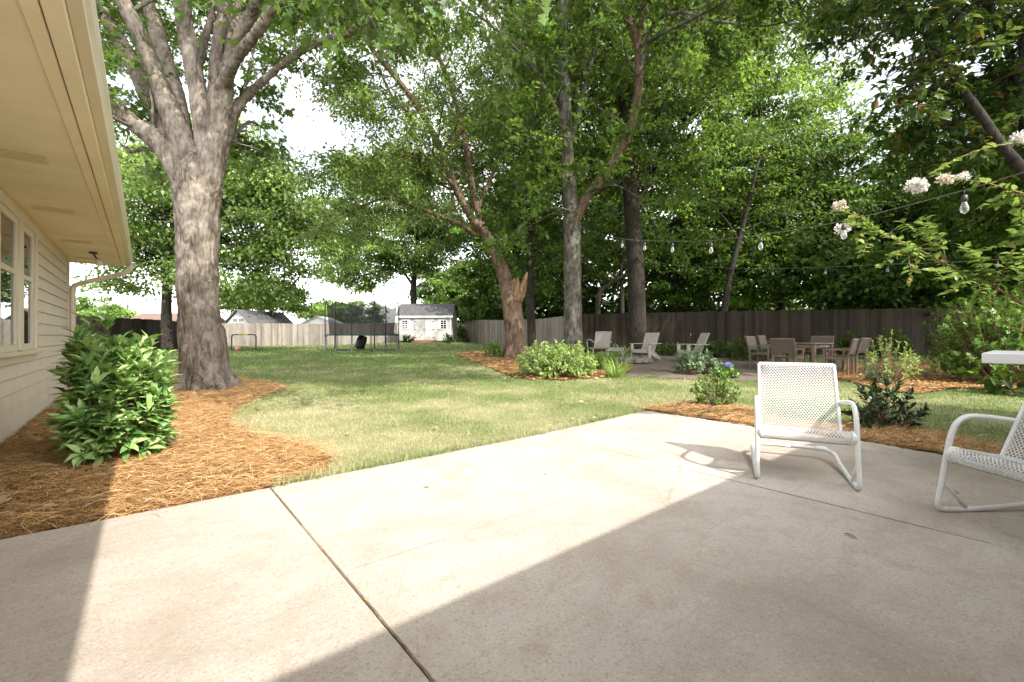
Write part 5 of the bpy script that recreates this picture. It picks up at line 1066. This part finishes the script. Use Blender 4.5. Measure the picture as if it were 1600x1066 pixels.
bgtree('shade_tree', 'bright lime-green tree between the shed roof and the dark woods', 722, 54., .3, [(722, 500, 0), (722, 470, 0), (722, 440, 0)], [(720, 455, 0, 4.0, 3, 3.0), (685, 450, 0, 3.4, 3, 2.8), (748, 480, -2, 2.6, 2.4, 2.6), (735, 425, 1, 2.6, 2.4, 1.8)], 404, lm='leaf_pale', L=.34, W=.22)
bgtree('shade_tree', 'low pale green tree far off beyond the downspout', 152, 50., .25, [(152, 500, 0), (150, 485, 0)], [(150, 492, 0, 3.2, 3, 1.9), (195, 500, 2, 2.4, 2, 1.2), (118, 492, 2, 2.4, 2, 1.6)], 405, lm='leaf_pale', L=.34, W=.22)
bgtree('shade_tree', 'distant pale tree seen through the trampoline net', 530, 62., .25, [(530, 500, 0), (530, 485, 0)], [(520, 490, 0, 3.4, 3, 1.9), (560, 492, 0, 3.4, 3, 2.2), (490, 486, 4, 2.4, 2, 1.2)], 406, lm='leaf_pale', L=.36, W=.24)
bgtree('shade_tree', 'dark bushy tree in the gap between the shed and the leaning trunk', 752, 40.5, .22, [(752, 500, 0), (750, 470, 0), (750, 440, 0)], [(752, 478, 0, 1.8, 2, 1.7), (770, 440, 0, 2.2, 2, 1.9), (745, 510, -1, 1.1, 1, .9)], 407, lm='leaf_deep', nclump=44)
# ================================================================== shrubs and perennials
def shrub(name, label, c, rx, ry, h, nst, nl, L, W, lm, shape='oval', seed=1, cat='shrub', group=None, arch=.5, whorl=1, z=None, bark='bark_orange', lift=.25, along=.45, stem=.006, round_=1., dome=2.6, hv=.14):
    o = (float(c[0]), float(c[1]), gz(c[0], c[1], -.02) if z is None else z); t = thing(name, label, cat, o, 0, group); r = np.random.default_rng(seed); mb = MB(); P = []; D = []; Nn = []; S = []
    for i in range(nst):
        a = r.uniform(0, 6.283); u_ = r.uniform(0, 1) ** .5; el = r.uniform(.05, 1.) if round_ else 1.
        e = np.array([math.cos(a) * rx * u_, math.sin(a) * ry * u_, 0]); top = h * (math.sqrt(max(0, 1 - u_ ** dome)) * .72 + .28) * (el ** .45) * r.uniform(1. - hv, 1.08)
        if el < .5: k = 1. / max(.3, u_); e = e * min(k, 1.6) * r.uniform(.75, 1.); top = max(.06, top * (.5 + el))
        tip = np.array([e[0], e[1], top]); base = np.array([e[0] * .18, e[1] * .18, 0.]); mid = (base + tip) / 2 + np.array([e[0] * .1, e[1] * .1, top * .16 * arch]); Q = spline([base, mid, tip], 7); mb.tube(Q, np.linspace(stem, stem * .35, 7), 4, False)
        td = unit(Q[-1] - Q[-2]); out = unit(np.array([e[0] / rx, e[1] / ry, .35 + (top / h) * .5]))
        k = max(2, int(nl * r.uniform(.6, 1.3))); f = 1 - along * r.uniform(0, 1, k) ** 1.4; q = np.minimum(f * 6, 5.999); ii = q.astype(int); pos = Q[ii] + (Q[ii + 1] - Q[ii]) * (q - ii)[:, None]
        aa = np.arange(k) * 2.4 + r.uniform(0, 6); x1 = unit(np.cross(td, [.3, .2, 1.])); y1 = np.cross(td, x1); rad = np.cos(aa)[:, None] * x1 + np.sin(aa)[:, None] * y1
        P.append(pos + r.normal(0, .008, (k, 3))); D.append(unit(rad * .95 + td * (.35 + .5 * (f[:, None] > .9)) + out * .25 + np.array([0, 0, lift * .3 - .1]) + r.normal(0, .15, (k, 3)))); Nn.append(unit(td * .9 + np.array([0, 0, .6]) + r.normal(0, .25, (k, 3)))); S.append(r.uniform(.6, 1.15, k))
    mb.build('stems', M[bark], t, True); S = np.concatenate(S); leaves('foliage', np.vstack(P), np.vstack(D), np.vstack(Nn), L * S, W * S, shape, M[lm], t); return t
c = at(188, 700, 4.12); shrub('laurel_bush', 'large glossy laurel bush beside the house wall, half sunlit and half in shade', c, .37, .42, 1.22, 250, 18, .145, .056, 'leaf_laurel', 'oval', 51, arch=.6, along=.5, stem=.007, dome=6., hv=.26)
c = gp(1119, 634); shrub('boxleaf_shrub', 'small upright bright green shrub at the patio edge left of the front-facing rocking chair', c, .36, .34, .62, 60, 16, .072, .032, 'leaf_shrub', 'oval', 52, along=.75, lift=.6)
c = gp(1383, 668); shrub('boxleaf_shrub', 'dark bronze-leaved shrub just behind the front-facing rocking chair', c, .42, .36, .60, 52, 14, .10, .042, 'leaf_darkshrub', 'oval', 53, along=.7, lift=.5)
c = at(868, 583, 10.7); shrub('spirea_bush', 'wide pale lime bush at the foot of the tall straight oak', c, 1.02, .70, .86, 420, 16, .085, .036, 'leaf_lime', 'oval', 54, along=.4)
c = gp(770, 559); shrub('spirea_bush', 'small dim green bush left of the leaning trunk base', c, .34, .3, .62, 70, 14, .09, .04, 'leaf_shrub', 'oval', 55, along=.5)
c = gp(1390, 597); shrub('azalea_bush', 'open leggy azalea with pale leaf tufts right of the dining chairs', c, .55, .45, 1.12, 50, 15, .085, .036, 'leaf_lime', 'oval', 56, along=.35, stem=.010, arch=.2); 
c = gp(1372, 598); shrub('azalea_bush', 'low pale-leaved tuft under the open leggy azalea', c, .34, .3, .42, 50, 12, .07, .03, 'leaf_grey', 'oval', 57, along=.6)
c = gp(1463, 584); shrub('azalea_bush', 'tiny pale young azalea alone in the pine straw by the fence', c, .22, .2, .32, 16, 12, .08, .034, 'leaf_lime', 'oval', 58, along=.5)
c = gp(1090, 583); shrub('hydrangea_bush', 'grey-green leafy bush hiding the legs of the side-on adirondack chair', c, .55, .45, .62, 90, 13, .13, .05, 'leaf_grey', 'oval', 59, along=.5)
c = gp(1136, 589); hy = shrub('hydrangea_bush', 'low hydrangea carrying one blue flower head', c, .26, .24, .30, 40, 10, .10, .06, 'leaf_shrub', 'oval', 60, along=.6)
r = np.random.default_rng(9); n = 420; d = rdir(r, n); d[:, 2] = np.abs(d[:, 2]) * .8; leaves('flower_head', np.array([-.02, -.1, .28]) + d * .085, unit(d + r.normal(0, .5, (n, 3))), d, .030, .03, 'diamond', M['blossom_blue'], hy)
def straps(name, label, c, rad, h, n, L, W, lm, seed, cat='perennial', group=None, ry=None):
    o = (float(c[0]), float(c[1]), gz(c[0], c[1], -.02)); t = thing(name, label, cat, o, 0, group); r = np.random.default_rng(seed); a = r.uniform(0, 6.283, n); u_ = np.sqrt(r.uniform(0, 1, n)); p = np.stack([np.cos(a) * rad * u_, np.sin(a) * (ry or rad) * u_, np.zeros(n)], 1); el = r.uniform(.5, 1.35, n); b = a + r.normal(0, .7, n)
    leaves('foliage', p, np.stack([np.cos(b) * np.cos(el), np.sin(b) * np.cos(el), np.sin(el)], 1), np.stack([-np.cos(b) * np.sin(el), -np.sin(b) * np.sin(el), np.cos(el)], 1), L * r.uniform(.6, 1.15, n), W, 'strap', M[lm], t); return t
straps('daylily_clump', 'arching yellow-green daylily clump beside the lime bush', gp(961, 588), .20, .4, 130, .52, .022, 'leaf_lime', 61)
straps('daylily_clump', 'darker daylily clump tucked behind the arching yellow-green one', gp(945, 577), .32, .5, 200, .60, .024, 'leaf_shrub', 62)
straps('iris_clump', 'spiky pale clump between the sling chair and the fire pit', at(972, 560, 15.8), .25, .5, 90, .55, .03, 'leaf_lime', 63)
for i, (px, Y, rx, h, lab) in enumerate([(1050, 17.6, 1.3, .45, 'low dark plants along the fence between the two adirondack chairs'), (1130, 16.2, 1.1, .6, 'shadowy fern-like bed plants right of the side-on adirondack chair'), (1175, 14.6, .75, .75, 'broad shaded plant at the left of the dining set')]):
    c = at(px, 560, Y); shrub('bed_plant', lab, c, rx, .5, h, 110, 12, .15, .06, 'leaf_deep', 'oval', 70 + i, 'plant', None, along=.6)
for i, (px, Y, rx, h, lab) in enumerate([(1490, 13.2, .9, 1.9, 'tall dark shrub against the fence between the leggy azalea and the lobed-leaf bush'), (1395, 15.6, .6, 1.1, 'dark climbing shrub against the fence behind the leggy azalea'), (1330, 16.2, .45, .9, 'shadowed shrub by the fence right of the far dining chair'), (905, 18.6, .8, .5, 'dark ground plants at the fence foot behind the sling chair')]):
    c = at(px, 560, Y); shrub('fence_shrub', lab, c, rx, .4, h, 90, 13, .14, .07, 'leaf_deep', 'oval', 80 + i, 'shrub', None, along=.6)
c = at(1545, 560, 9.6); shrub('viburnum_bush', 'tall shaded bush of lobed leaves filling the right edge above the white table', (c[0] + .3, c[1]), 1.25, .9, 2.15, 290, 15, .13, .11, 'leaf_shrub', 'lobed', 90, along=.5, stem=.012)
c = at(1590, 590, 8.2); shrub('hosta', 'broad-leaved hosta under the white table end', c, .45, .4, .42, 26, 4, .26, .19, 'leaf_deep', 'oval', 91, 'perennial', along=.2, lift=.2)
for px, lab, sd in ((638, 'small shrub at the left corner of the garden shed', 1), (700, 'small shrub at the right corner of the garden shed', 2)):
    c = at(px, 560, 33.2); shrub('corner_shrub', lab, c, .42, .35, .66, 46, 14, .14, .07, 'leaf_deep', 'oval', 92 + sd, along=.6)
c = at(727, 560, 37.6); shrub('corner_shrub', 'tall thin shrub in the fence corner right of the garden shed', c, .5, .5, 1.35, 60, 14, .16, .08, 'leaf_deep', 'oval', 96, along=.6)
# crape myrtle: arching flowering branches from beyond the right edge
cm = Tree('crape_myrtle', 'flowering branches with white blossom clusters arching in from the right edge', (6.35, 4.7), M['bark_orange'], M['leaf_crape'], 120, 'shrub', None, .088, .052, 'oval')
Yc = 4.6; A = lambda px, py, dy=0.: at(px, py, Yc + dy); o_ = np.array(cm.o)
def cml(pts, r0, f0=.25, every=.038, tuft=True):
    Q, rr = cm.limb(pts, np.linspace(r0, .0025, len(pts)), 40, 6); r = cm.r; seg = np.linalg.norm(np.diff(Q, axis=0), axis=1).sum(); m = int(seg * (1 - f0) / every)
    for j in range(m):
        f = f0 + (1 - f0) * j / m; i = min(int(f * 39), 38); a = Q[i] + (Q[i + 1] - Q[i]) * (f * 39 - i); Td = unit(Q[i + 1] - Q[i]); s1 = unit(np.cross(Td, [0, 0, 1.])); sg = 1 if j % 2 else -1
        cm.P.append(a[None]); cm.D.append(unit(s1 * sg + Td * .5 + r.normal(0, .38, 3) + [0, 0, .0])[None]); cm.Nn.append(unit(np.array([0, 0, 1.]) + r.normal(0, .5, 3))[None]); cm.S.append(r.uniform(.65, 1.15, 1))
    return Q
st = [6.35, 4.7, 0.1]; hub = A(1700, 500)
cm.limb([st, [6.3, 4.7, .7], hub], [.05, .045, .04], 10, 8); cm.limb([[6.4, 4.75, .1], [6.45, 4.7, 1.6], A(1730, 300)], [.045, .04, .03], 12, 8)
b1 = cml([A(1720, 330), A(1660, 250), A(1600, 226), A(1540, 232), A(1490, 252), A(1452, 278)], .012, .2)
b2_ = cml([A(1730, 360, -.2), A(1650, 318, -.2), A(1590, 300, -.2), A(1530, 284, -.2), A(1485, 281, -.2)], .012, .2)
b3_ = cml([hub, A(1610, 480, .1), A(1560, 452, .2), A(1500, 424, .2), A(1430, 388, .1), A(1370, 362, 0), A(1325, 340, 0)], .016, .35, .022)
fl = [(A(1433, 290), .085, 'blossom', .8), (A(1478, 280, -.2), .055, 'blossom_tan', .45), (A(1506, 276, -.2), .04, 'blossom', .5), (A(1312, 322), .06, 'blossom_tan', .45), (A(1316, 358), .06, 'blossom', .45), (A(1595, 215), .075, 'blossom', .6)]
for (aa, tips, fb) in [(A(1480, 415, .2), [(1440, 345), (1455, 335), (1418, 345)], .3), (A(1560, 452, .2), [(1540, 420), (1580, 395), (1520, 400), (1500, 375)], .2), (A(1430, 388, .1), [(1400, 405), (1380, 410), (1410, 420), (1440, 425)], .1), (A(1370, 362), [(1335, 365), (1345, 395), (1350, 350), (1313, 326), (1318, 356)], .1), (A(1610, 480, .1), [(1600, 420), (1570, 385), (1620, 380), (1600, 350)], .1), (A(1590, 300, -.2), [(1560, 340), (1600, 345), (1540, 320)], .1), (A(1520, 430, .3), [(1470, 440), (1500, 460), (1540, 470), (1450, 430)], .1), (A(1640, 380, .3), [(1590, 370), (1560, 360), (1580, 330), (1530, 385)], .1)]:
    for tp in tips: e = A(*tp); cml([aa, (aa + e) / 2 + np.array([0, 0, .03]), e + cm.r.normal(0, .05, 3)], .006, fb, .02)
cm.done(None, 'stems', 'foliage')
for p, rad, lm, dens in fl:
    r = cm.r; n = int(260 * dens * (rad / .08) ** 2 + 60); d = rdir(r, n); q = p + d * rad * (r.uniform(.3, 1, (n, 1))) * [1.15, 1, .8]
    leaves('blossom', q, unit(d + r.normal(0, .6, (n, 3))), rdir(r, n), .028 * r.uniform(.7, 1.3, n), .026, 'diamond', M[lm], cm.t, cm.o)
# ================================================================== litter
r = np.random.default_rng(77)
def litter(lab, spots, L, W, mat, group, name='fallen_leaf', shape='oval'):
    for i, (x, y, z, s) in enumerate(spots):
        a = r.uniform(0, 6.28); o = leaves(name, np.zeros((1, 3)), np.array([[math.cos(a), math.sin(a), .06]]), np.array([[r.normal(0, .25), r.normal(0, .25), 1.]]), L * s, W * s, shape, mat); o.location = (x, y, z); tag(o, lab, 'leaf', group)
sp = []
for px, py, s in [(25, 783, 1.9), (100, 752, 1.), (118, 768, 1.0), (20, 778, 1.2), (60, 800, .9), (255, 735, .9), (205, 740, .8), (300, 665, .9), (315, 675, 1.2), (395, 686, 1.3), (340, 640, .9), (225, 790, .8), (380, 690, .9), (340, 750, .8), (430, 720, .8), (150, 790, .9), (50, 735, 1.6), (70, 690, 1.1)]:
    q = gp(px, py); sp.append((q[0], q[1], gz(*q, .02), s))
litter('curled dry tan leaf lying on the pine straw near the laurel bush', sp, .10, .05, M['dryleaf'], 'dry leaves on the pine straw')
sp = []
for px, py, s in [(672, 762, .8), (1345, 705, .7), (570, 935, .6), (320, 765, .5), (855, 742, .5), (520, 720, .6), (760, 690, .5)]:
    q = gp(px, py); sp.append((q[0], q[1], .004, s))
litter('small brown leaf scrap lying on the bare concrete patio', sp, .07, .035, M['dryleaf'], 'leaf scraps on the patio')
for px, py, lab in ((1318, 834, 'green leaf blade on the shaded concrete before the front-facing chair'), (1500, 773, 'green leaf blade on the shaded concrete under the sideways chair')):
    q = gp(px, py); litter(lab, [(q[0], q[1], .004, 1.)], .085, .018, M['clipping'], None)
sp = []
for k in range(34):
    y = r.uniform(4.6, 15); x = r.uniform(-.42 * y, .28 * y); q = np.array([x, y])
    if notin(np.array([x]), np.array([y]), [PATIO, LEFT_W, ISL_W, EDGE_W, DIRT_W])[0]: sp.append((x, y, gz(x, y, .018), r.uniform(.7, 1.3)))
litter('dry tan leaf lying on the open lawn', sp, .085, .05, M['dryleaf'], 'dry leaves on the lawn')
# ================================================================== sky, sun, camera
SUN_EL = 43.2; d = np.array([-U[0], -U[1]]); SUN_D = np.array([d[0] * math.cos(R(SUN_EL)), d[1] * math.cos(R(SUN_EL)), math.sin(R(SUN_EL))])
w = bpy.data.worlds.new('World'); scn.world = w; w.use_nodes = True; t = w.node_tree
for n in list(t.nodes): t.nodes.remove(n)
q = NT(t)
sky = q.n('ShaderNodeTexSky', sky_type='NISHITA'); sky.sun_disc = False; sky.sun_elevation = R(SUN_EL); sky.sun_rotation = math.atan2(SUN_D[0], SUN_D[1]); sky.air_density = 1.; sky.dust_density = 1.6; sky.ozone_density = 1.
v = q.n('ShaderNodeTexCoord').outputs['Generated']
cl = q.ramp(q.noise(q.scale(v, (1., 1., 2.4)), 2.2, 6., .6, .3), [(.34, .34), (.60, .98)])
lum = q.n('ShaderNodeRGBToBW', ins={0: sky.outputs[0]}).outputs[0]
white = q.n('ShaderNodeCombineColor', ins={0: q.math('MULTIPLY', lum, 3.55), 1: q.math('MULTIPLY', lum, 3.55), 2: q.math('MULTIPLY', lum, 3.55)}).outputs[0]
bg = q.n('ShaderNodeBackground', ins={'Color': q.mix(cl, sky.outputs[0], white), 'Strength': SKY_STRENGTH})
q.n('ShaderNodeOutputWorld', ins={'Surface': bg.outputs[0]})
sl = bpy.data.lights.new('sun', 'SUN'); sl.energy = SUN_STRENGTH; sl.angle = R(.53); sl.color = (1., .94, .85); so = bpy.data.objects.new('sun', sl); col.objects.link(so)
so.rotation_euler = Vector(tuple(-SUN_D)).to_track_quat('-Z', 'Y').to_euler(); so.location = (6, -6, 12)
cam = bpy.data.cameras.new('camera'); cam.sensor_width = 36; cam.lens = 36 * F / 1600; cam.shift_y = -(533 - CY) / 1600 ; cam.clip_start = .05; cam.clip_end = 2000
co = bpy.data.objects.new('camera', cam); col.objects.link(co); co.location = (0, 0, CAMZ); co.rotation_euler = (R(90), 0, 0); scn.camera = co
scn.view_settings.view_transform = 'Standard'; scn.view_settings.look = 'None'; scn.view_settings.gamma = 1.; scn.view_settings.exposure = EXPOSURE; scn.view_settings.use_curve_mapping = False
c = scn.cycles; c.max_bounces = 7; c.diffuse_bounces = 4; c.glossy_bounces = 3; c.transmission_bounces = 4; c.transparent_max_bounces = 8; c.use_denoising = True; c.sample_clamp_indirect = 6.
